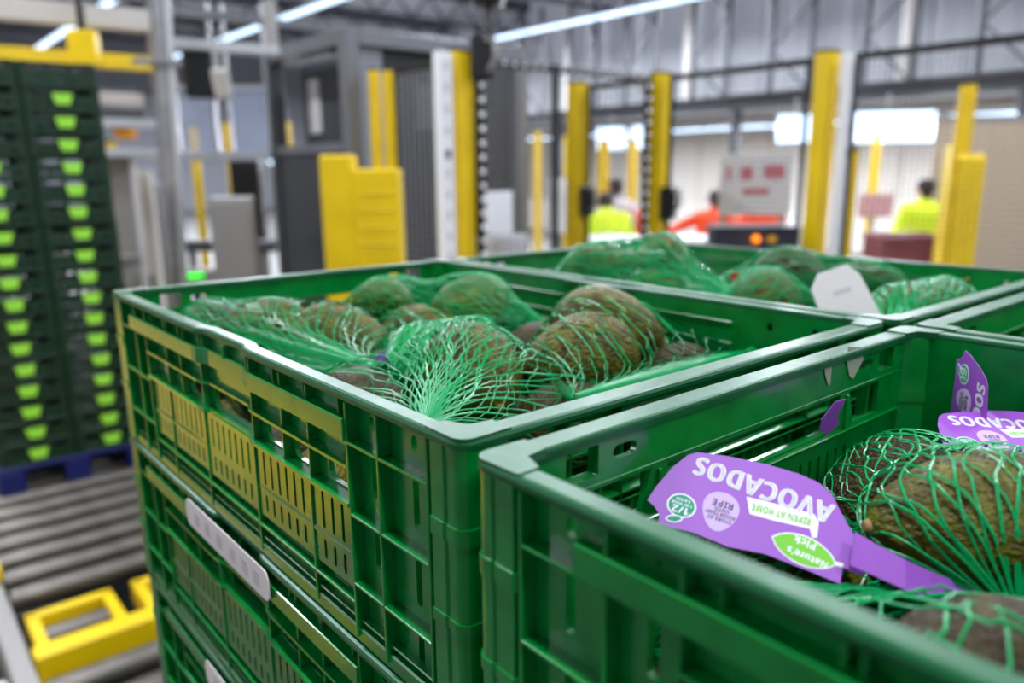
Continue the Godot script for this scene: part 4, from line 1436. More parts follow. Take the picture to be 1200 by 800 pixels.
func contents_left() -> void:
	fruits()
	var a0 := avocado(Vector3(0.068, 1.69, -0.515), Vector3(0.3, 0.5, -1), 1, "skin_dark", 1.0, "dark avocado half hidden at the left back corner of the middle crate")
	var a1 := avocado(Vector3(0.098, 1.697, -0.437), Vector3(-0.6, 0.1, -0.8), 0, "skin_olive", 1.06, "large netted avocado at the left of the middle crate, left of a pair")
	var a2 := avocado(Vector3(0.14, 1.694, -0.374), Vector3(0.6, -0.15, 0.8), 2, "skin_olive", 1.06, "large netted avocado at the left of the middle crate, right of a pair")
	var a3 := avocado(Vector3(0.078, 1.664, -0.372), Vector3(0.2, 0.1, 1), 3, "skin_dark", 1.0, "dark avocado lying under net just inside the left rim")
	net_bag("green net around avocados at the left of the middle crate, purple tip at its knot", balls([a0, a1, a2, a3]), Vector3(0.05, 1.68, -0.565), Vector3(0.098, 1.701, -0.252), 66, 0.0066, 0.00105, 101, 0.001, 0.02)
	var b := get_child(get_child_count() - 1)
	tag_tip(b, Vector3(0.1, 1.707, -0.245) - b.position, Vector3(0.75, 0.45, 0.5), Vector3(-0.1, 0.9, -0.2), 0.011)
	var a5 := avocado(Vector3(0.163, 1.694, -0.203), Vector3(-0.25, -0.25, 0.9), 1, "skin_olive", 1.1, "round olive avocado at the front of the middle crate, pale stem scar facing out")
	var a4 := avocado(Vector3(0.084, 1.672, -0.238), Vector3(0.15, 0.05, 0.95), 3, "skin_dark", 1.02, "dark avocado in wide meshed net against the front left rim")
	var a9 := avocado(Vector3(0.205, 1.662, -0.135), Vector3(0.9, 0.1, 0.3), 2, "skin_dark", 0.98, "dark avocado low under net beside the right rim of the middle crate")
	net_bag("green net gathered to a knot in the front corner of the middle crate", balls([a5, a4, a9]), Vector3(0.235, 1.672, -0.3), Vector3(0.058, 1.699, -0.116), 64, 0.0066, 0.00105, 102, 0.0012, 0.028)
	var a6 := avocado(Vector3(0.252, 1.697, -0.177), Vector3(-0.85, -0.1, -0.25), 0, "skin_olive", 1.1, "broad olive avocado at the right of the middle crate, before another")
	var a7 := avocado(Vector3(0.318, 1.71, -0.206), Vector3(0.5, -0.2, 0.85), 2, "skin_olive", 1.04, "olive avocado behind the broad one at the right of the middle crate")
	var a8 := avocado(Vector3(0.338, 1.672, -0.135), Vector3(0.9, 0.0, 0.3), 3, "skin_dark", 0.95, "low avocado in the right corner of the middle crate")
	net_bag("green net around the avocados at the right of the middle crate", balls([a6, a7, a8]), Vector3(0.172, 1.695, -0.1), Vector3(0.384, 1.692, -0.105), 66, 0.0062, 0.00105, 103, 0.001, 0.01)
	var a10 := avocado(Vector3(0.243, 1.703, -0.468), Vector3(-0.2, 0.4, 1), 1, "skin_green", 1.0, "bright green avocado at the back of the middle crate")
	var a11 := avocado(Vector3(0.300, 1.705, -0.385), Vector3(0.85, 0.35, -0.2), 2, "skin_green", 1.08, "green pointed avocado at the back of the middle crate, its tip to the right")
	net_bag("green net around the two green avocados at the back of the middle crate", balls([a10, a11]), Vector3(0.2, 1.69, -0.53), Vector3(0.36, 1.682, -0.318), 52, 0.0075, 0.0011, 104, 0.001, 0.02)
	var a12 := avocado(Vector3(0.235, 1.684, -0.378), Vector3(0.5, 0, 0.8), 0, "skin_olive", 1.0, "avocado buried under dense shining net in the middle of the crate, rear one")
	var a13 := avocado(Vector3(0.178, 1.681, -0.298), Vector3(0.2, 0.1, -1), 1, "skin_olive", 1.0, "avocado buried under dense shining net in the middle of the crate, front one")
	var a14 := avocado(Vector3(0.318, 1.668, -0.297), Vector3(0.9, 0.1, 0.3), 3, "skin_dark", 0.98, "dark avocado low between the green pointed one and the right pair")
	net_bag("dense shining green net bunched across the middle of the crate", balls([a12, a13]), Vector3(0.116, 1.692, -0.262), Vector3(0.3, 1.7, -0.352), 72, 0.006, 0.0016, 105, 0.006, 0.03)
	var spots := []
	for z in [-0.49, -0.41, -0.32, -0.235, -0.15, -0.07]: spots.append(Vector3(0.054, 1.621, z))
	for z in [-0.52, -0.43, -0.34, -0.25, -0.155, -0.07]: spots.append(Vector3(0.14, 1.621, z))
	for z in [-0.47, -0.37, -0.26, -0.17, -0.08]: spots.append(Vector3(0.245, 1.619, z))
	for z in [-0.42, -0.32, -0.21, -0.1]: spots.append(Vector3(0.345, 1.619, z))
	low_layer(spots, "dark avocado in the bottom layer of the middle crate, seen through its slots", "avocados at the bottom of the middle crate")
	# the purple end of a tag that shows through a hand hold
	var e := thing("tag_end", "purple tag end showing through the left hand hold of the middle crate", "tag", Vector3(0.03, 1.672, -0.395))
	tag_tip(e, Vector3.ZERO, Vector3(0.1, 0.5, 0.9), Vector3(-0.3, 1, 0), 0.018)

func contents_right() -> void:
	fruits()
	var b1 := avocado(Vector3(0.193, 1.684, 0.144), Vector3(-0.80, 0.04, -0.60), 0, "skin_olive", 1.07, "large olive green avocado in wide diamond net at the right of the picture")
	var b5 := avocado(Vector3(0.252, 1.661, 0.082), Vector3(-0.9, -0.1, -0.2), 1, "skin_dark", 1.0, "avocado behind the large one, against the far wall of the front crate")
	var n1 := net_bag("wide diamond green net around the large avocado at the right of the picture", balls([b1, b5]), Vector3(0.292, 1.664, 0.055), Vector3(0.163, 1.661, 0.174), 36, 0.0115, 0.0014, 111, 0.0008, 0.0)
	var b4 := avocado(Vector3(0.146, 1.651, 0.074), Vector3(-0.3, 0.2, -0.9), 2, "skin_olive", 1.0, "avocado under green net right behind the large purple tag")
	var b2 := avocado(Vector3(0.072, 1.644, 0.116), Vector3(0.15, -0.05, 1), 3, "skin_dark", 1.04, "dark avocado under net below the lower edge of the large purple tag")
	var b3 := avocado(Vector3(0.088, 1.672, 0.2), Vector3(0.4, 0.0, 0.9), 1, "skin_dark", 1.04, "dark avocado under net at the lower right edge of the picture")
	var b6 := avocado(Vector3(0.152, 1.622, 0.165), Vector3(0.6, -0.1, 0.7), 0, "skin_olive", 1.0, "avocado low under loose net below the purple strap")
	var n2 := net_bag("loose green net below the large purple tag with its copper clip at the strap end", balls([b2, b6, b3]), Vector3(0.06, 1.63, 0.055), Vector3(0.166, 1.664, 0.163), 52, 0.0085, 0.0013, 112, 0.003, 0.0)
	net_bag("green net around the avocados between the large purple tag and the far crate wall", balls([b4]), Vector3(0.085, 1.645, 0.048), Vector3(0.205, 1.64, 0.1), 44, 0.011, 0.0014, 113, 0.001, 0.0)
	# the tag, its strap and the crimped end
	var bl := Vector3(0.077, 1.688, 0.049); var br := Vector3(0.115, 1.673, 0.119); var tl := Vector3(0.105, 1.712, 0.033)
	var ex := (br - bl).normalized()
	var ey := (tl - bl); ey = (ey - ex * ey.dot(ex)).normalized()
	make_tag(n2, Transform3D(Basis(ex, ey, ex.cross(ey)), bl - n2.position))
	var sp := []; var su := []
	for q in [Vector3(0.1225, 1.6875, 0.1195), Vector3(0.127, 1.684, 0.1265), Vector3(0.134, 1.6785, 0.138), Vector3(0.142, 1.674, 0.1455), Vector3(0.152, 1.669, 0.1525), Vector3(0.166, 1.664, 0.1625)]:
		sp.append(q - n2.position)
	for q in 6: su.append(ey.lerp(Vector3(0.5, 0.75, -0.4), q / 5.0))
	strap(n2, sp, su, 0.0165)
	tag_tip(n2, Vector3(0.1665, 1.6645, 0.163) - n2.position, Vector3(0.6, -0.1, 0.6), Vector3(0.2, 0.9, -0.2), 0.012)
	var t2 := tag(Node3D.new(), "purple printed tag standing upright against the far wall of the front crate", "tag")
	t2.name = "hang_tag"
	add_child(t2, true)
	t2.position = Vector3(0.372, 1.722, 0.066)
	make_tag(t2, Transform3D(Basis(Vector3(0.0, -1, 0), Vector3(-0.72, 0, 0.694), Vector3(-0.694, 0, -0.72)).orthonormalized(), Vector3.ZERO))
	var t3 := tag(Node3D.new(), "purple printed tag leaning behind the large avocado at the right edge", "tag")
	t3.name = "hang_tag"
	add_child(t3, true)
	t3.position = Vector3(0.291, 1.683, 0.105)
	var fx := Vector3(0.763, -0.03, 0.647).normalized()
	var fy := Vector3(0.6, 0.25, -0.6).normalized()
	make_tag(t3, Transform3D(Basis(fx, fy, fx.cross(fy)).orthonormalized(), Vector3.ZERO))
	var e := thing("tag_end", "small purple tag end poking through the far hand hold of the front crate", "tag", Vector3(0.258, 1.692, 0.031))
	tag_tip(e, Vector3.ZERO, Vector3(1, 0.15, 0.1), Vector3(0, 1, 0.2), 0.022)
	var spots := []
	for z in [0.1, 0.19, 0.28, 0.37]:
		for x in [0.052, 0.235, 0.325]: spots.append(Vector3(x, 1.619, z))
	for z in [0.29, 0.38, 0.47]:
		for x in [0.1, 0.2, 0.3]: spots.append(Vector3(x, 1.672, z - 0.02))
	var far_ := []
	for z in [0.27, 0.36, 0.45]:
		for x in [0.1, 0.2, 0.3]: far_.append(Transform3D(Basis(), Vector3(x, 1.672, z)))
	net_bag("green net over the avocados at the near end of the front crate", balls(far_), Vector3(0.2, 1.675, 0.2), Vector3(0.21, 1.675, 0.54), 60, 0.011, 0.0014, 115, 0.001, 0.02)
	low_layer(spots, "avocado in the bottom of the front right crate, under the nets", "avocados at the bottom of the front crate")

func contents_back() -> void:
	fruits()
	var c1 := avocado(Vector3(0.535, 1.722, -0.42), Vector3(0.5, 0.2, 0.7), 0, "skin_olive", 1.04, "netted avocado in the rear crate, leftmost of its green heap")
	var c2 := avocado(Vector3(0.60, 1.73, -0.375), Vector3(-0.4, 0.5, 0.5), 1, "skin_olive", 1.04, "netted avocado in the rear crate, topmost of its green heap")
	var c3 := avocado(Vector3(0.54, 1.70, -0.33), Vector3(0.9, 0.1, 0.3), 2, "skin_green", 1.0, "green avocado at the foot of the net heap in the rear crate")
	net_bag("green net over the heap of avocados at the left of the rear crate", balls([c1, c2, c3]), Vector3(0.485, 1.7, -0.48), Vector3(0.6, 1.70, -0.255), 62, 0.0065, 0.0017, 121, 0.004, 0.03)
	var c4 := avocado(Vector3(0.735, 1.712, -0.272), Vector3(0.8, 0.1, 0.5), 3, "skin_dark", 1.1, "round dark avocado in the rear crate behind the white card")
	var c4b := avocado(Vector3(0.76, 1.70, -0.19), Vector3(0.2, 0.3, 0.9), 1, "skin_dark", 1.05, "dark avocado right behind the white card in the rear crate")
	net_bag("thin green net around the dark avocados behind the white card", balls([c4, c4b]), Vector3(0.66, 1.70, -0.345), Vector3(0.785, 1.69, -0.105), 44, 0.008, 0.0012, 122, 0.001, 0.02)
	var c5 := avocado(Vector3(0.556, 1.708, -0.195), Vector3(0.6, 0.1, -0.6), 2, "skin_olive", 1.05, "avocado in a net mound left of the white card in the rear crate")
	net_bag("green net mound left of the white card in the rear crate", balls([c5]), Vector3(0.49, 1.685, -0.26), Vector3(0.62, 1.69, -0.12), 56, 0.006, 0.0013, 123, 0.003, 0.02)
	var c6 := avocado(Vector3(0.63, 1.697, -0.07), Vector3(0.6, 0.0, 0.3), 0, "skin_olive", 1.0, "avocado under net right of the white card, left of two")
	var c7 := avocado(Vector3(0.72, 1.695, -0.075), Vector3(0.8, 0.0, -0.3), 1, "skin_olive", 1.0, "avocado under net right of the white card, right of two")
	net_bag("green net lying over the avocados right of the white card", balls([c6, c7]), Vector3(0.545, 1.695, -0.055), Vector3(0.8, 1.69, -0.075), 60, 0.007, 0.0016, 124, 0.003, 0.015)
	var o := thing("paper_card", "blank white paper card leaning in the rear crate", "card", Vector3(0.543, 1.69, -0.084), 0.0)
	var m := MB.new()
	m.prism(PackedVector2Array([Vector2(-0.028, -0.005), Vector2(0.03, -0.012), Vector2(0.026, 0.055), Vector2(0.018, 0.068), Vector2(-0.012, 0.07), Vector2(-0.024, 0.058)]), Transform3D(), 0.0006)
	put("sheet", m, M.card, o)
	m = MB.new()
	m.prism(PackedVector2Array([Vector2(-0.006, 0.043), Vector2(0.012, 0.042), Vector2(0.012, 0.047), Vector2(-0.006, 0.048)]), Transform3D(Basis(), Vector3(0, 0, 0.0006)), 0.0001)
	put("print_mark", m, M.faint, o)
	o.basis = Basis(Vector3.UP, -0.62) * Basis(Vector3.FORWARD, -0.35) * Basis(Vector3.RIGHT, -0.35)
	var rs := thing("red_sticker", "tiny red sticker between the nets of the rear crate", "sticker", Vector3(0.655, 1.715, -0.3), -0.7)
	m = MB.new()
	m.prism(blob(Vector2.ZERO, 0.006, 0.006), Transform3D(), 0.001)
	put("disc", m, mat(Color(0.75, 0.12, 0.1), 0.5), rs)
	var spots := []
	for z in [-0.46, -0.36, -0.26, -0.16, -0.07]:
		for x in [0.48, 0.56, 0.645, 0.73]: spots.append(Vector3(x, 1.63, z))
	for z in [-0.43, -0.18]:
		for x in [0.50, 0.60, 0.68]: spots.append(Vector3(x, 1.665, z + 0.02))
	low_layer(spots, "avocado buried in the bottom of the rear crate under the nets", "avocados at the bottom of the rear crate")

func make_tray(label: String) -> Node3D:
	# shallow stacking tray, front towards +z; origin at the middle of its bottom
	var o := thing("tray", label, "tray")
	var w := 0.286; var h := 0.0925; var l := 0.4
	var mb := MB.new()
	var holes := [rrect(0.03, 0.1, 0.012, 0.036, 0.006), rrect(w - 0.1, w - 0.03, 0.012, 0.036, 0.006), rrect(0.106, w - 0.106, 0.012, 0.03, 0.005)]
	for k in 5: holes.append(rrect(0.03 + 0.048 * k, 0.03 + 0.048 * k + 0.034, 0.066, 0.076, 0.004))
	for s in [0, 1]:
		mb.plate(Rect2(0, 0.001, w, h - 0.006), holes, Transform3D(Basis(Vector3(1, 0, 0), Vector3(0, -1, 0), Vector3(0, 0, -1)), Vector3(-w / 2, h, l / 2 - 0.006 - s * (l - 0.016))), 0.004)
	put("end_wall", mb, M.tray, o)
	mb = MB.new()
	for s in [-1.0, 1.0]:
		mb.span(Vector3(s * w / 2, 0.004, -l / 2 + 0.004), Vector3(s * (w / 2 - 0.005), h - 0.004, l / 2 - 0.004), 0.001)
		for k in 6:
			mb.span(Vector3(s * (w / 2 - 0.004), 0.004, -0.18 + 0.07 * k), Vector3(s * (w / 2 + 0.003), h - 0.004, -0.176 + 0.07 * k), 0.001)
	mb.span(Vector3(-w / 2, 0.0, -l / 2 + 0.004), Vector3(w / 2, 0.005, l / 2 - 0.004), 0.001)
	put("tub", mb, M.tray, o)
	mb = MB.new()
	for s in [-1.0, 1.0]:
		mb.span(Vector3(-w / 2, h - 0.009, s * l / 2), Vector3(w / 2, h, s * (l / 2 - 0.012)), 0.002)
		mb.span(Vector3(s * w / 2, h - 0.009, -l / 2), Vector3(s * (w / 2 - 0.012), h, l / 2), 0.002)
		for x in [0.136, 0.046]:
			mb.span(Vector3(s * x - 0.003, 0.004, l / 2 - 0.008), Vector3(s * x + 0.003, h - 0.004, l / 2), 0.001)
		mb.span(Vector3(-w / 2, 0.0, s * l / 2), Vector3(w / 2, 0.007, s * (l / 2 - 0.008)), 0.001)
	put("rim", mb, M.tray, o)
	return o

const ORD := ["first", "second", "third", "fourth", "fifth", "sixth", "seventh", "eighth", "ninth", "tenth", "eleventh", "twelfth", "thirteenth", "fourteenth", "fifteenth", "sixteenth", "seventeenth", "eighteenth"]

func tray_stack() -> void:
	pallet("blue pallet under the tall stack of dark green trays", Vector3(0.12, 0, -3.9), Vector3(0.73, 0, -3.49), ROLL, 0.62)
	var plain := make_tray("")
	remove_child(plain)
	var tagged: Node3D = plain.duplicate()
	var mb := MB.new()
	mb.prism(PackedVector2Array([Vector2(-0.038, 0.064), Vector2(-0.026, 0.020), Vector2(0.026, 0.020), Vector2(0.038, 0.064)]), Transform3D(Basis(), Vector3(0, 0, 0.1985)), 0.006)
	put("grip_label", mb, M.lime, tagged).set_meta("label", "lime green trapezoid label")
	for col in 2:
		for k in 18:
			var x := (0.575 if col == 0 else 0.283) - 0.0016 * k + 0.002 * sin(k * 2.1)
			var where := "right" if col == 0 else "left"
			var lab := "dark green tray with a lime label, %s from the bottom of the %s tray column" % [ORD[k], where]
			if k == 17: lab = "dark green tray without a label on top of the %s tray column" % where
			dup(tagged if k < 17 else plain, "tray", lab, Vector3(x, 0.62 + 0.0931 * k, -3.7 + 0.002 * cos(k * 1.7)))
	plain.free(); tagged.free()

func cell() -> void:
	# fence round the robot cell
	fence_post(Vector3(2.40, 0, -3.23), 2.46, "yellow fence post at the near corner of the cage, beside the white light curtain")
	fence_post(Vector3(4.05, 0, -3.2), 2.46, "yellow fence post at the far corner of the cage in the middle of the picture")
	fence_post(Vector3(4.0, 0, -2.01), 2.46, "tall yellow fence post on the right with a white strip on its side", 0.1, 0.1)
	fence_post(Vector3(4.0, 0, -3.93), 2.46, "yellow fence post with grooves, left of the far cage corner", 0.12, 0.12)
	fence_post(Vector3(2.42, 0, -4.14), 2.46, "yellow fence post against the dark machine, left one of a close pair", 0.05, 0.05)
	fence_post(Vector3(2.42, 0, -3.97), 2.44, "yellow fence post against the dark machine, right one of a close pair", 0.055, 0.05)
	fence_post(Vector3(6.5, 0, -2.2), 2.46, "yellow fence post far right behind the man in the yellow jacket", 0.1, 0.1)
	mesh_panel(Vector3(2.42, 0, -3.9), Vector3(2.42, 0, -3.42), 0.0, 2.44, "black wire mesh panel left of the light curtain", 0.05, 0.04, false, true)
	mesh_panel(Vector3(2.5, 0, -3.22), Vector3(3.1, 0, -3.22), 0.0, 2.44, "black wire mesh panel right of the near cage corner post", 0.05, 0.04, true, true)
	mesh_panel(Vector3(3.1, 0, -3.22), Vector3(3.97, 0, -3.22), 0.0, 2.44, "black wire mesh panel running on to the far cage corner", 0.05, 0.05, true)
	mesh_panel(Vector3(4.03, 0, -3.1), Vector3(4.03, 0, -2.12), 0.0, 2.44, "black wire mesh panel between the far corner and the tall right post", 0.03, 0.03)
	mesh_panel(Vector3(4.03, 0, -3.85), Vector3(4.03, 0, -3.3), 0.0, 2.44, "black wire mesh panel left of the far cage corner", 0.03, 0.03)
	mesh_panel(Vector3(4.05, 0, -1.88), Vector3(4.05, 0, -0.7), 0.0, 2.44, "black wire mesh panel right of the tall yellow post", 0.03, 0.03)
	light_curtain(Vector3(2.275, 0, -3.2), 0.0, 2.45, 0.085, 0.06, "white light curtain column with slots beside the near yellow post")
	light_curtain(Vector3(4.03, 0, -1.90), 0.0, 2.44, 0.06, 0.06, "white light curtain column on the side of the tall right yellow post")
	cable_chain(Vector3(2.47, 0, -3.135), 0.0, 2.4, "cable chain with shiny links beside the near yellow post")
	cable_chain(Vector3(3.86, 0, -3.15), 0.0, 2.4, "cable chain with shiny links beside the far corner post")
	for e in [[Vector3(4.05, 1.62, -3.11), "black lock box on the far corner post"], [Vector3(4.02, 1.62, -3.85), "black lock box on the grooved yellow post"], [Vector3(2.47, 2.43, -3.12), "black junction box on top of the near corner post"]]:
		var o := thing("lock_box", e[1], "lock", e[0], -0.4)
		var m := MB.new()
		m.span(Vector3(-0.06, -0.11, -0.03), Vector3(0.06, 0.11, 0.03), 0.012)
		put("case", m, M.black, o)
		m = MB.new()
		m.tube(PackedVector3Array([Vector3(0.02, 0.08, 0.03), Vector3(0.05, 0.09, 0.06), Vector3(0.06, 0.0, 0.07), Vector3(0.03, -0.07, 0.03)]), [0.012], 8)
		put("handle", m, M.silver, o)
	sheet("notice_board", "white notice sheet hung on the mesh panel right of the near yellow post", "sign", Vector3(2.63, 1.61, -3.197), Vector3(0.22, 0.24, 0.015), M.white)
	var wb := cabinet("control_box", "low white control box behind the mesh under the white notice sheet", Vector3(2.86, 0, -3.45), Vector3(0.26, 1.46, 0.2), M.white)
	# bright yellow guard cover in front of the machine
	var g := thing("guard_cover", "bright yellow sheet metal guard cover with a raised left end", "guard", Vector3(1.72, 0, -3.08), -0.72)
	var m := MB.new()
	m.span(Vector3(-0.2, 0.0, -0.07), Vector3(-0.05, 1.925, 0.08), 0.01)
	put("column", m, M.yellow, g)
	m = MB.new()
	m.span(Vector3(-0.055, 0.0, -0.06), Vector3(0.17, 1.86, 0.078), 0.01)
	put("panel", m, M.yellow, g)
	for y in [1.5, 1.58, 1.66, 1.74]:
		m = MB.new()
		m.span(Vector3(-0.03, y, 0.076), Vector3(0.15, y + 0.012, 0.083), 0.003)
		put("louvre", m, M.yellow, g)

func machine() -> void:
	var o := thing("palletiser", "dark grey machine housing with a steel top frame behind the mesh panels", "machine", Vector3(3.02, 0, -4.8))
	# corners x 2.22..3.55, z -5.45..-4.25 in the world
	for q in [[-0.68, 0.5], [-0.68, -0.62], [0.72, 0.5], [0.72, -0.62]]:
		var m := MB.new()
		m.span(Vector3(q[0] - 0.05, 0, q[1] - 0.05), Vector3(q[0] + 0.05, 2.72, q[1] + 0.05), 0.006)
		put("post", m, M.charcoal if q[0] < 0 and q[1] < 0 else M.frame, o)
	for e in [[Vector3(-0.63, 2.62, 0.45), Vector3(0.67, 2.72, 0.55)], [Vector3(-0.63, 2.62, -0.67), Vector3(0.67, 2.72, -0.57)], [Vector3(-0.73, 2.62, -0.57), Vector3(-0.63, 2.72, 0.45)], [Vector3(0.67, 2.62, -0.57), Vector3(0.77, 2.72, 0.45)]]:
		var m := MB.new()
		m.span(e[0], e[1], 0.006)
		put("top_rail", m, M.frame, o)
	var m2 := MB.new()
	m2.span(Vector3(-0.71, 0.05, -0.57), Vector3(-0.68, 2.0, 0.44), 0.004)
	put("lower_side_panel", m2, M.charcoal, o)
	m2 = MB.new()
	m2.span(Vector3(-0.5, 1.98, -0.55), Vector3(-0.46, 2.62, 0.4), 0.004)
	put("recessed_side_panel", m2, M.charcoal, o)
	m2 = MB.new()
	m2.span(Vector3(-0.52, 2.12, -0.42), Vector3(-0.5, 2.5, -0.26), 0.004)
	put("window", m2, M.sign, o)
	m2 = MB.new()
	m2.span(Vector3(-0.62, 0.05, 0.46), Vector3(-0.44, 2.62, 0.5), 0.004)
	put("light_front_panel", m2, mat(Color(0.55, 0.56, 0.6), 0.4), o)
	m2 = MB.new()
	m2.span(Vector3(-0.43, 0.05, 0.44), Vector3(0.66, 2.62, 0.48), 0.004)
	put("front_panel", m2, M.black, o)
	m2 = MB.new()
	m2.span(Vector3(-0.18, 2.12, 0.48), Vector3(0.0, 2.42, 0.495), 0.004)
	put("display", m2, M.cabinet, o)
	m2 = MB.new()
	m2.span(Vector3(-0.73, 1.97, -0.57), Vector3(-0.64, 2.03, 0.44), 0.004)
	put("side_rail", m2, M.frame, o)
	m2 = MB.new()
	m2.tube(PackedVector3Array([Vector3(0.45, 2.72, 0.5), Vector3(0.45, 3.0, 0.5)]), [0.03], 12)
	m2.lathe(PackedVector2Array([Vector2(0.0, -0.06), Vector2(0.1, -0.06), Vector2(0.12, 0.0), Vector2(0.06, 0.09), Vector2(0.0, 0.1)]), Transform3D(Basis(), Vector3(0.45, 3.03, 0.5)), 16)
	put("mast", m2, M.black, o)

func beam(called: String, label: String, a: Vector3, b: Vector3, w: float, h: float, m: Material) -> Node3D:
	# a profile with end plates
	var o := thing(called, label, "beam", (a + b) / 2)
	var q := MB.new()
	q.bar(a - o.position, b - o.position, w, h, 0.006)
	put("profile", q, m, o)
	var d := (b - a).normalized() * 0.01
	q = MB.new()
	q.bar(a - o.position - d, a - o.position, w * 1.15, h * 1.15)
	put("end_plate", q, m, o)
	if called == "side_conveyor" and a.y < 1.6:
		for e in [0.15, 0.85]:
			var lg := MB.new()
			var p0 := a.lerp(b, e)
			lg.span(Vector3(p0.x - 0.025, 0, p0.z - 0.025) - o.position, Vector3(p0.x + 0.025, p0.y - h / 2, p0.z + 0.025) - o.position, 0.004)
			put("leg", lg, M.silver, o)
	q = MB.new()
	q.bar(b - o.position, b - o.position + d, w * 1.15, h * 1.15)
	put("end_plate", q, m, o)
	return o

func left_plant() -> void:
	var p := thing("steel_post", "tall silver steel post left of the dark machine, reaching out of the picture", "post", Vector3(1.33, 0, -5.0))
	var m := MB.new()
	m.bar(Vector3(0, 0.012, 0), Vector3(0.17, 4.8, 0), 0.07, 0.09, 0.008)
	put("shaft", m, M.steel, p)
	m = MB.new()
	m.bar(Vector3(0.045, 0.012, 0.035), Vector3(0.215, 4.8, 0.035), 0.03, 0.04, 0.004)
	put("cover_strip", m, M.alu, p)
	m = MB.new()
	m.span(Vector3(-0.12, 0, -0.12), Vector3(0.15, 0.012, 0.12), 0.002)
	put("base_plate", m, M.steel, p)
	m = MB.new()
	m.span(Vector3(-0.075, 2.5, -0.06), Vector3(0.19, 2.53, 0.08), 0.003)
	put("collar", m, M.steel, p)
	# overhead frame behind the trays
	beam("overhead_beam", "pale overhead beam above the tray stack", Vector3(-1.5, 2.92, -6.3), Vector3(1.75, 2.92, -6.0), 0.12, 0.14, M.pale)
	beam("overhead_beam", "yellow overhead beam just above the tray stack", Vector3(-1.5, 2.67, -6.5), Vector3(1.7, 2.62, -5.95), 0.08, 0.1, M.yellow)
	beam("overhead_beam", "grey overhead beam at the very top left", Vector3(-1.5, 3.14, -6.6), Vector3(1.7, 3.1, -6.1), 0.1, 0.06, M.frame)
	beam("overhead_beam", "silver overhead rail from the steel post to the machine", Vector3(1.6, 2.72, -5.55), Vector3(2.35, 2.68, -5.2), 0.08, 0.07, M.alu)
	beam("overhead_beam", "long silver rail across the machine top at the upper middle", Vector3(1.6, 3.05, -6.2), Vector3(4.4, 2.95, -5.6), 0.06, 0.06, M.frame)
	var yb := thing("yellow_bracket", "square yellow bracket block above the tray stack", "bracket", Vector3(1.2, 2.6, -5.92), -0.5)
	m = MB.new()
	m.span(Vector3(-0.09, -0.02, -0.06), Vector3(0.09, 0.2, 0.06), 0.008)
	put("block", m, M.yellow, yb)
	m = MB.new()
	m.span(Vector3(-0.02, 0.2, -0.02), Vector3(0.02, 1.2, 0.02), 0.003)
	put("hanger", m, M.black, yb)
	for e in [[Vector3(-0.9, 0, -6.4), "pale support post left behind the trays"], [Vector3(1.72, 0, -6.1), "pale support post behind the tall steel post"], [Vector3(2.42, 0, -5.62), "grey support post left of the machine back"]]:
		var sp := thing("support_post", e[1], "post", e[0])
		m = MB.new()
		m.span(Vector3(-0.04, 0.01, -0.04), Vector3(0.04, 3.1, 0.04), 0.004)
		put("shaft", m, M.silver, sp)
		m = MB.new()
		m.span(Vector3(-0.09, 0.0, -0.09), Vector3(0.09, 0.01, 0.09))
		put("base_plate", m, M.silver, sp)
	# motor with a pale cylinder on the rail
	var mo := thing("drive_motor", "black drive motor with a pale cylinder under the overhead rail", "motor", Vector3(1.86, 2.46, -5.5), -0.7)
	m = MB.new()
	m.span(Vector3(-0.13, -0.1, -0.08), Vector3(0.08, 0.22, 0.08), 0.02)
	put("gear_case", m, M.black, mo)
	m = MB.new()
	m.lathe(PackedVector2Array([Vector2(0.0, -0.1), Vector2(0.055, -0.1), Vector2(0.06, -0.08), Vector2(0.06, 0.09), Vector2(0.0, 0.1)]), Transform3D(Basis(Vector3(1, 0, 0), 0.3), Vector3(0.13, 0.0, 0.05)), 16)
	put("cylinder", m, M.pale, mo)
	# a raised conveyor seen edge on
	for e in [[2.2, -6.0, "upper"], [2.0, -5.9, "lower"]]:
		var b := beam("side_conveyor", "silver side conveyor bed between the trays and the steel post, %s one" % e[2], Vector3(-0.5, e[0], e[1]), Vector3(1.6, e[0] - 0.02, e[1] + 0.25), 0.3, 0.06, M.alu)
	var om := thing("amber_motor", "small orange gear motor on the side conveyor", "motor", Vector3(1.35, 2.13, -5.72), -0.6)
	m = MB.new()
	m.lathe(PackedVector2Array([Vector2(0.0, -0.07), Vector2(0.04, -0.07), Vector2(0.05, -0.05), Vector2(0.05, 0.05), Vector2(0.03, 0.07), Vector2(0.0, 0.07)]), Transform3D(Basis(Vector3(0, 0, 1), PI / 2), Vector3()), 16)
	put("body", m, mat(Color(0.95, 0.6, 0.1), 0.5), om)
	cabinet("switch_cabinet", "grey switch cabinet standing between the trays and the steel post", Vector3(1.31, 0, -5.85), Vector3(0.2, 1.98, 0.2), M.silver, 1, -0.5)
	cabinet("switch_cabinet", "pale slim cabinet just left of the steel post", Vector3(1.62, 0, -6.4), Vector3(0.12, 1.86, 0.15), M.pale, 1, -0.5)
	cabinet("waste_cabinet", "silver steel cabinet left of the dark machine", Vector3(1.57, 0, -4.42), Vector3(0.235, 1.704, 0.22), M.silver, 1, -0.5)
	var cb := thing("controller", "small pale controller with a lit green display", "controller", Vector3(1.6, 0, -5.3), -0.55)
	m = MB.new()
	m.span(Vector3(-0.12, 1.05, -0.06), Vector3(0.14, 1.19, 0.06), 0.01)
	put("case", m, M.silver, cb)
	m = MB.new()
	m.span(Vector3(-0.07, 1.13, 0.058), Vector3(0.0, 1.165, 0.066), 0.003)
	put("display", m, M.green_led, cb)
	m = MB.new()
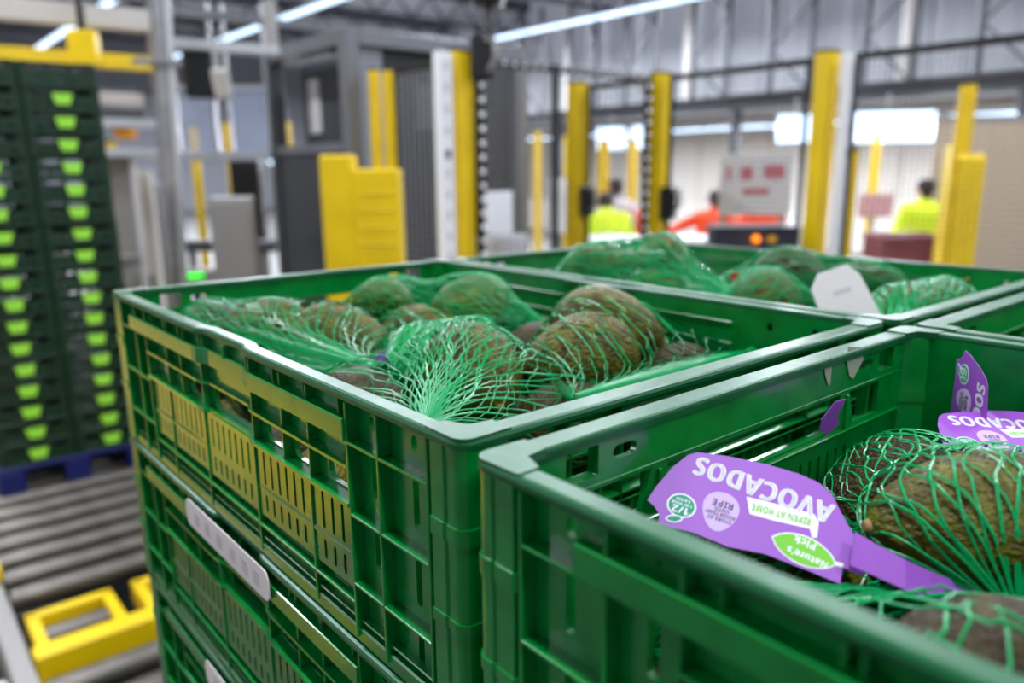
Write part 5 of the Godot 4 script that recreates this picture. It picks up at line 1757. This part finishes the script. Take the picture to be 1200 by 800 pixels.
	m.span(Vector3(0.01, 1.13, 0.058), Vector3(0.07, 1.165, 0.066), 0.003)
	put("display", m, M.green_led, cb)
	var gl := OmniLight3D.new()
	gl.name = "display_glow"
	gl.light_color = Color(0.3, 1.0, 0.25)
	gl.light_energy = 0.01
	gl.light_size = 0.03
	gl.omni_range = 40.0
	gl.omni_attenuation = 2.0
	gl.shadow_enabled = true
	gl.position = Vector3(0.0, 1.147, 0.09)
	cb.add_child(gl)
	m = MB.new()
	m.span(Vector3(-0.03, 0.0, -0.03), Vector3(0.03, 1.05, 0.03), 0.004)
	put("pedestal", m, M.black, cb)
	beam("side_conveyor", "dark conveyor edge behind the green display", Vector3(1.55, 1.34, -5.5), Vector3(2.15, 1.32, -5.2), 0.12, 0.08, M.cabinet)
	beam("side_conveyor", "silver conveyor edge left of the green display", Vector3(0.7, 1.32, -5.3), Vector3(1.2, 1.3, -5.15), 0.1, 0.05, M.steel)
	beam("overhead_beam", "pale pipe between the tray stack and the steel post, upper one", Vector3(-0.8, 2.45, -6.9), Vector3(1.75, 2.42, -6.7), 0.1, 0.1, M.pale)
	beam("overhead_beam", "dark rail between the tray stack and the steel post", Vector3(-0.8, 2.32, -6.8), Vector3(1.7, 2.3, -6.6), 0.1, 0.07, M.cabinet)
	beam("overhead_beam", "silver rail between the steel post and the dark machine, lower one", Vector3(1.75, 1.98, -6.6), Vector3(2.75, 1.98, -6.2), 0.08, 0.07, M.alu)
	beam("overhead_beam", "dark rail between the steel post and the dark machine, upper one", Vector3(1.75, 2.5, -6.7), Vector3(2.7, 2.48, -6.3), 0.08, 0.08, M.charcoal)
	cabinet("switch_cabinet", "black cabinet in the gap left of the dark machine", Vector3(2.6, 0, -6.75), Vector3(0.26, 1.95, 0.2), M.black, 1, -0.6)
	cabinet("switch_cabinet", "dark grey cabinet far behind the steel post", Vector3(1.85, 0, -7.7), Vector3(0.5, 1.75, 0.3), M.cabinet, 2, -0.4)
	cabinet("switch_cabinet", "brown grey cabinet far behind the slim pale cabinet", Vector3(1.55, 0, -7.45), Vector3(0.3, 1.9, 0.3), M.silver, 1, -0.4)
	# slim yellow posts and hanging panels further back
	var i := 0
	for e in [[Vector3(2.28, 0, -7.1), 2.25, "slim yellow post behind the steel post, left one"], [Vector3(2.62, 0, -7.15), 2.3, "slim yellow post behind the silver cabinet, middle one"], [Vector3(3.02, 0, -6.75), 2.3, "slim yellow post next to the dark machine, right one"], [Vector3(1.5, 0, -6.75), 2.1, "slim yellow post behind the grey switch cabinet"]]:
		fence_post(e[0], e[1], e[2], 0.06, 0.06)
	for e in [[Vector3(2.05, 2.2, -6.3), "clear grey plastic panel hanging behind the steel post, left one"], [Vector3(2.4, 2.2, -6.1), "clear grey plastic panel hanging beside the machine, right one"]]:
		var o := thing("guard_screen", e[1], "panel", e[0], -0.7)
		m = MB.new()
		m.span(Vector3(-0.15, -0.2, -0.005), Vector3(0.15, 0.3, 0.005), 0.002)
		var gm := mat(Color(0.75, 0.8, 0.9, 0.25), 0.1)
		gm.transparency = BaseMaterial3D.TRANSPARENCY_ALPHA
		put("pane", m, gm, o)
		m = MB.new()
		m.span(Vector3(-0.16, -0.23, -0.015), Vector3(0.16, -0.2, 0.015), 0.003)
		m.span(Vector3(-0.16, 0.3, -0.015), Vector3(0.16, 0.33, 0.015), 0.003)
		for s in [-1.0, 1.0]:
			m.span(Vector3(s * 0.155 - 0.01, -0.23, -0.015), Vector3(s * 0.155 + 0.01, 0.95, 0.015), 0.003)
		put("frame", m, M.alu, o)
	for e in [[(Vector3(2.35, 1.9, -7.3)), "leftmost"], [Vector3(2.72, 1.93, -7.3), "second"], [Vector3(2.93, 1.95, -6.95), "third"], [Vector3(3.05, 1.95, -6.85), "rightmost"]]:
		var o := thing("pilot_lamp", "small round white lamp behind the steel post, %s of four" % e[1], "lamp", e[0], -0.7)
		m = MB.new()
		m.lathe(PackedVector2Array([Vector2(0.0, -0.035), Vector2(0.03, -0.02), Vector2(0.038, 0.0), Vector2(0.03, 0.02), Vector2(0.0, 0.035)]), Transform3D(), 14)
		put("bulb", m, M.lamp, o)
		m = MB.new()
		m.bar(Vector3(0, -1.9, -0.02), Vector3(0, -0.03, -0.02), 0.02, 0.02)
		put("stand", m, M.silver, o)
		var l := OmniLight3D.new()
		l.name = "lamp_glow"
		l.light_energy = 0.06
		l.light_size = 0.03
		l.omni_range = 40.0
		l.omni_attenuation = 2.0
		l.shadow_enabled = true
		o.add_child(l)

func back_plant() -> void:
	# things beyond the cage on the right
	var s := sheet("sign_board", "large grey sign board with pink print panels beyond the cage", "sign", Vector3(5.24, 1.72, -3.2), Vector3(0.58, 0.47, 0.02), M.sign, -0.62)
	for e in [[-0.22, 0.09, 0.035, 0.11], [-0.08, 0.09, 0.1, 0.1], [0.14, 0.1, 0.17, 0.1], [0.0, -0.05, 0.22, 0.05]]:
		var m := MB.new()
		m.prism(rrect(e[0] - e[2] / 2, e[0] + e[2] / 2, e[1] - e[3] / 2, e[1] + e[3] / 2, 0.006), Transform3D(Basis(), Vector3(0, 0, 0.012)), 0.002)
		put("print_panel", m, M.rose, s)
	for x in [-0.24, 0.24]:
		var m := MB.new()
		m.span(Vector3(x - 0.02, -1.72, -0.03), Vector3(x + 0.02, 0.0, -0.01), 0.003)
		put("leg", m, M.silver, s)
	var c := thing("control_desk", "dark control desk with an amber lamp below the large sign board", "desk", Vector3(3.63, -0.015, -2.185), -0.72)
	var m := MB.new()
	m.span(Vector3(-0.225, 1.41, -0.1), Vector3(0.225, 1.54, 0.1), 0.01)
	put("console", m, mat(Color(0.15, 0.15, 0.2), 0.5), c)
	m = MB.new()
	m.span(Vector3(-0.23, 1.54, -0.11), Vector3(0.23, 1.555, 0.11), 0.004)
	put("top_plate", m, M.cabinet, c)
	m = MB.new()
	m.span(Vector3(-0.2, 0.0, -0.1), Vector3(0.2, 1.41, 0.08), 0.01)
	put("pedestal", m, M.cabinet, c)
	m = MB.new()
	m.lathe(PackedVector2Array([Vector2(0.022, 0.0), Vector2(0.02, 0.012), Vector2(0.0, 0.018)]), Transform3D(Basis(Vector3(1, 0, 0), Vector3(0, 0, 1), Vector3(0, -1, 0)), Vector3(0.0, 1.485, 0.1)), 14)
	put("amber_lamp", m, M.amber_led, c)
	m = MB.new()
	m.span(Vector3(0.065, 1.465, 0.098), Vector3(0.11, 1.5, 0.106), 0.003)
	put("button_label", m, M.deep_yellow, c)
	var al := OmniLight3D.new()
	al.name = "amber_glow"
	al.light_color = Color(1.0, 0.6, 0.1)
	al.light_energy = 0.01
	al.light_size = 0.02
	al.omni_range = 40.0
	al.omni_attenuation = 2.0
	al.shadow_enabled = true
	al.position = Vector3(0, 1.485, 0.14)
	c.add_child(al)
	cabinet("control_box", "small pale box beside the dark control desk, left of the tall yellow post", Vector3(4.25, 0, -2.43), Vector3(0.13, 1.49, 0.15), M.silver, 1, -0.7)
	cabinet("control_box", "slim white box squeezed between the pale box and the tall yellow post", Vector3(4.37, 0, -2.32), Vector3(0.08, 1.5, 0.12), M.white, 1, -0.7)
	sheet("notice_board", "white notice panel behind the grooved yellow post", "sign", Vector3(5.1, 1.5, -5.24), Vector3(0.24, 0.52, 0.02), M.white, -0.7)
	var st := thing("notice_stand", "thin stand carrying the white notice panel", "stand", Vector3(5.11, 0, -5.29))
	m = MB.new()
	m.span(Vector3(-0.015, 0.0, -0.015), Vector3(0.015, 1.7, 0.015))
	put("pole", m, M.silver, st)
	m = MB.new()
	m.span(Vector3(-0.12, 0.0, -0.12), Vector3(0.12, 0.015, 0.12))
	put("foot", m, M.silver, st)
	var ps := sheet("notice_board", "pink notice board right of the tall yellow post", "sign", Vector3(7.42, 1.48, -3.26), Vector3(0.34, 0.23, 0.02), M.pink, -0.65)
	m = MB.new()
	m.span(Vector3(-0.02, -1.48, -0.03), Vector3(0.02, 0.0, -0.01), 0.003)
	put("leg", m, M.silver, ps)
	var rb := thing("red_bin", "dark red bin below the pink notice board", "bin", Vector3(7.15, 0, -2.82), -0.65)
	m = MB.new()
	for q in [[Vector3(-0.3, 0.02, -0.2), Vector3(0.3, 0.06, 0.2)], [Vector3(-0.3, 0.06, -0.2), Vector3(-0.27, 1.24, 0.2)], [Vector3(0.27, 0.06, -0.2), Vector3(0.3, 1.24, 0.2)], [Vector3(-0.27, 0.06, -0.2), Vector3(0.27, 1.24, -0.17)], [Vector3(-0.27, 0.06, 0.17), Vector3(0.27, 1.24, 0.2)]]:
		m.span(q[0], q[1], 0.006)
	put("tub", m, M.red, rb)
	m = MB.new()
	for q in [-0.185, 0.185]: m.span(Vector3(-0.32, 1.21, q - 0.035), Vector3(0.32, 1.25, q + 0.035), 0.008)
	put("rim", m, M.red, rb)
	# yellow guard column on the far right
	var g := thing("guard_cover", "broad bright yellow guard column at the right beside a yellow post", "guard", Vector3(6.13, 0, -2.03), -0.75)
	m = MB.new()
	m.span(Vector3(-0.09, 0.0, -0.06), Vector3(0.14, 1.935, 0.06), 0.03)
	put("cover", m, M.yellow, g)
	m = MB.new()
	m.span(Vector3(-0.12, 0.0, -0.08), Vector3(-0.09, 2.0, 0.06), 0.006)
	put("side_flange", m, M.yellow, g)
	for e in [[Vector3(4.55, 0, -2.1), 1.95, "slim yellow post hugging the right side of the tall white striped post", 0.06], [Vector3(8.15, 0, -8.95), 2.42, "far yellow post in the left pair beyond the cage", 0.11], [Vector3(8.55, 0, -8.65), 2.36, "far yellow post in the right pair beyond the cage", 0.13], [Vector3(8.92, 0, -8.26), 2.28, "far yellow post between the two middle posts, left one", 0.13], [Vector3(9.3, 0, -8.0), 2.28, "far yellow post between the two middle posts, right one", 0.11], [Vector3(11.6, 0, -5.25), 2.35, "far yellow post above the dark red bin", 0.1]]:
		fence_post(e[0], e[1], e[2], e[3], e[3])
	# pale partition with a dark edge at the right
	var p := thing("partition", "beige partition panels behind the man in the yellow jacket", "partition", Vector3(10.5, 0, -3.39), -0.75)
	for k in 4:
		m = MB.new()
		m.span(Vector3(-0.62 + 0.56 * k, 0.02, -0.02), Vector3(-0.07 + 0.56 * k, 2.4, 0.02), 0.006)
		put("panel", m, M.beige, p)
	m = MB.new()
	m.span(Vector3(-0.65, 0, -0.03), Vector3(1.7, 0.05, 0.03))
	m.span(Vector3(-0.65, 2.38, -0.03), Vector3(1.7, 2.45, 0.03))
	put("frame", m, M.silver, p)
	var ds := thing("door_leaf", "beige door edge with a red round sign cut by the right border", "door", Vector3(6.4, 0, -1.25), -0.8)
	m = MB.new()
	m.span(Vector3(-0.1, 0.02, -0.03), Vector3(0.7, 2.35, 0.03), 0.005)
	put("leaf", m, M.beige, ds)
	m = MB.new()
	m.prism(blob(Vector2(0.0, 2.1), 0.06, 0.08), Transform3D(Basis(), Vector3(0, 0, 0.03)), 0.004)
	put("round_sign", m, M.rose, ds)
	var tb := thing("work_table", "low white work table behind the cage in the middle", "table", Vector3(5.7, 0, -4.6), -0.7)
	m = MB.new()
	m.span(Vector3(-0.6, 1.16, -0.3), Vector3(0.6, 1.2, 0.3), 0.006)
	put("top", m, M.white, tb)
	for x in [-0.55, 0.55]:
		for z in [-0.25, 0.25]:
			m = MB.new()
			m.span(Vector3(x - 0.025, 0, z - 0.025), Vector3(x + 0.025, 1.16, z + 0.025), 0.004)
			put("leg", m, M.silver, tb)

func people() -> void:
	person("person seen from behind in a bright yellow high visibility jacket on the right", Vector3(8.86, 0, -3.38), -0.7, 0.97, M.hivis, [[Vector3(-0.3, 1.16, 0.02), Vector3(-0.24, 0.98, -0.22)], [Vector3(0.3, 1.16, 0.02), Vector3(0.26, 0.98, -0.22)]])
	person("person in a yellow high visibility jacket bending behind the grooved yellow post", Vector3(5.80, 0, -5.24), -0.7, 0.98, M.hivis, [[Vector3(-0.28, 1.08, -0.25), Vector3(-0.2, 0.96, -0.48)], [Vector3(0.28, 1.08, -0.25), Vector3(0.2, 0.96, -0.48)]], 0.6)
	person("person in a pale grey top between the yellow posts, seen beside the cage corner", Vector3(7.08, 0, -6.33), -0.5, 0.98, M.sign, [[Vector3(-0.29, 1.16, 0.0), Vector3(-0.25, 0.95, -0.15)], [Vector3(0.29, 1.16, 0.0), Vector3(0.25, 0.95, -0.15)]])
	person("person in an orange high visibility vest standing between the two middle yellow posts", Vector3(7.02, 0, -5.72), 1.2, 0.93, M.orange, [[Vector3(-0.26, 1.14, 0.0), Vector3(-0.24, 0.9, -0.08)], [Vector3(0.26, 1.14, 0.0), Vector3(0.24, 0.9, -0.08)]])
	person("person in an orange high visibility jacket reaching left, beside the large sign board", Vector3(7.62, 0, -5.25), -0.9, 0.9, M.orange, [[Vector3(-0.38, 1.32, -0.1), Vector3(-0.58, 1.22, -0.22)], [Vector3(0.27, 1.14, 0.0), Vector3(0.24, 0.9, -0.08)]])
	person("person in an orange high visibility vest mostly hidden behind the large sign board", Vector3(8.96, 0, -5.46), -0.4, 1.0, M.orange, [[Vector3(-0.3, 1.16, 0.02), Vector3(-0.24, 0.98, -0.22)], [Vector3(0.3, 1.16, 0.02), Vector3(0.26, 0.98, -0.22)]])
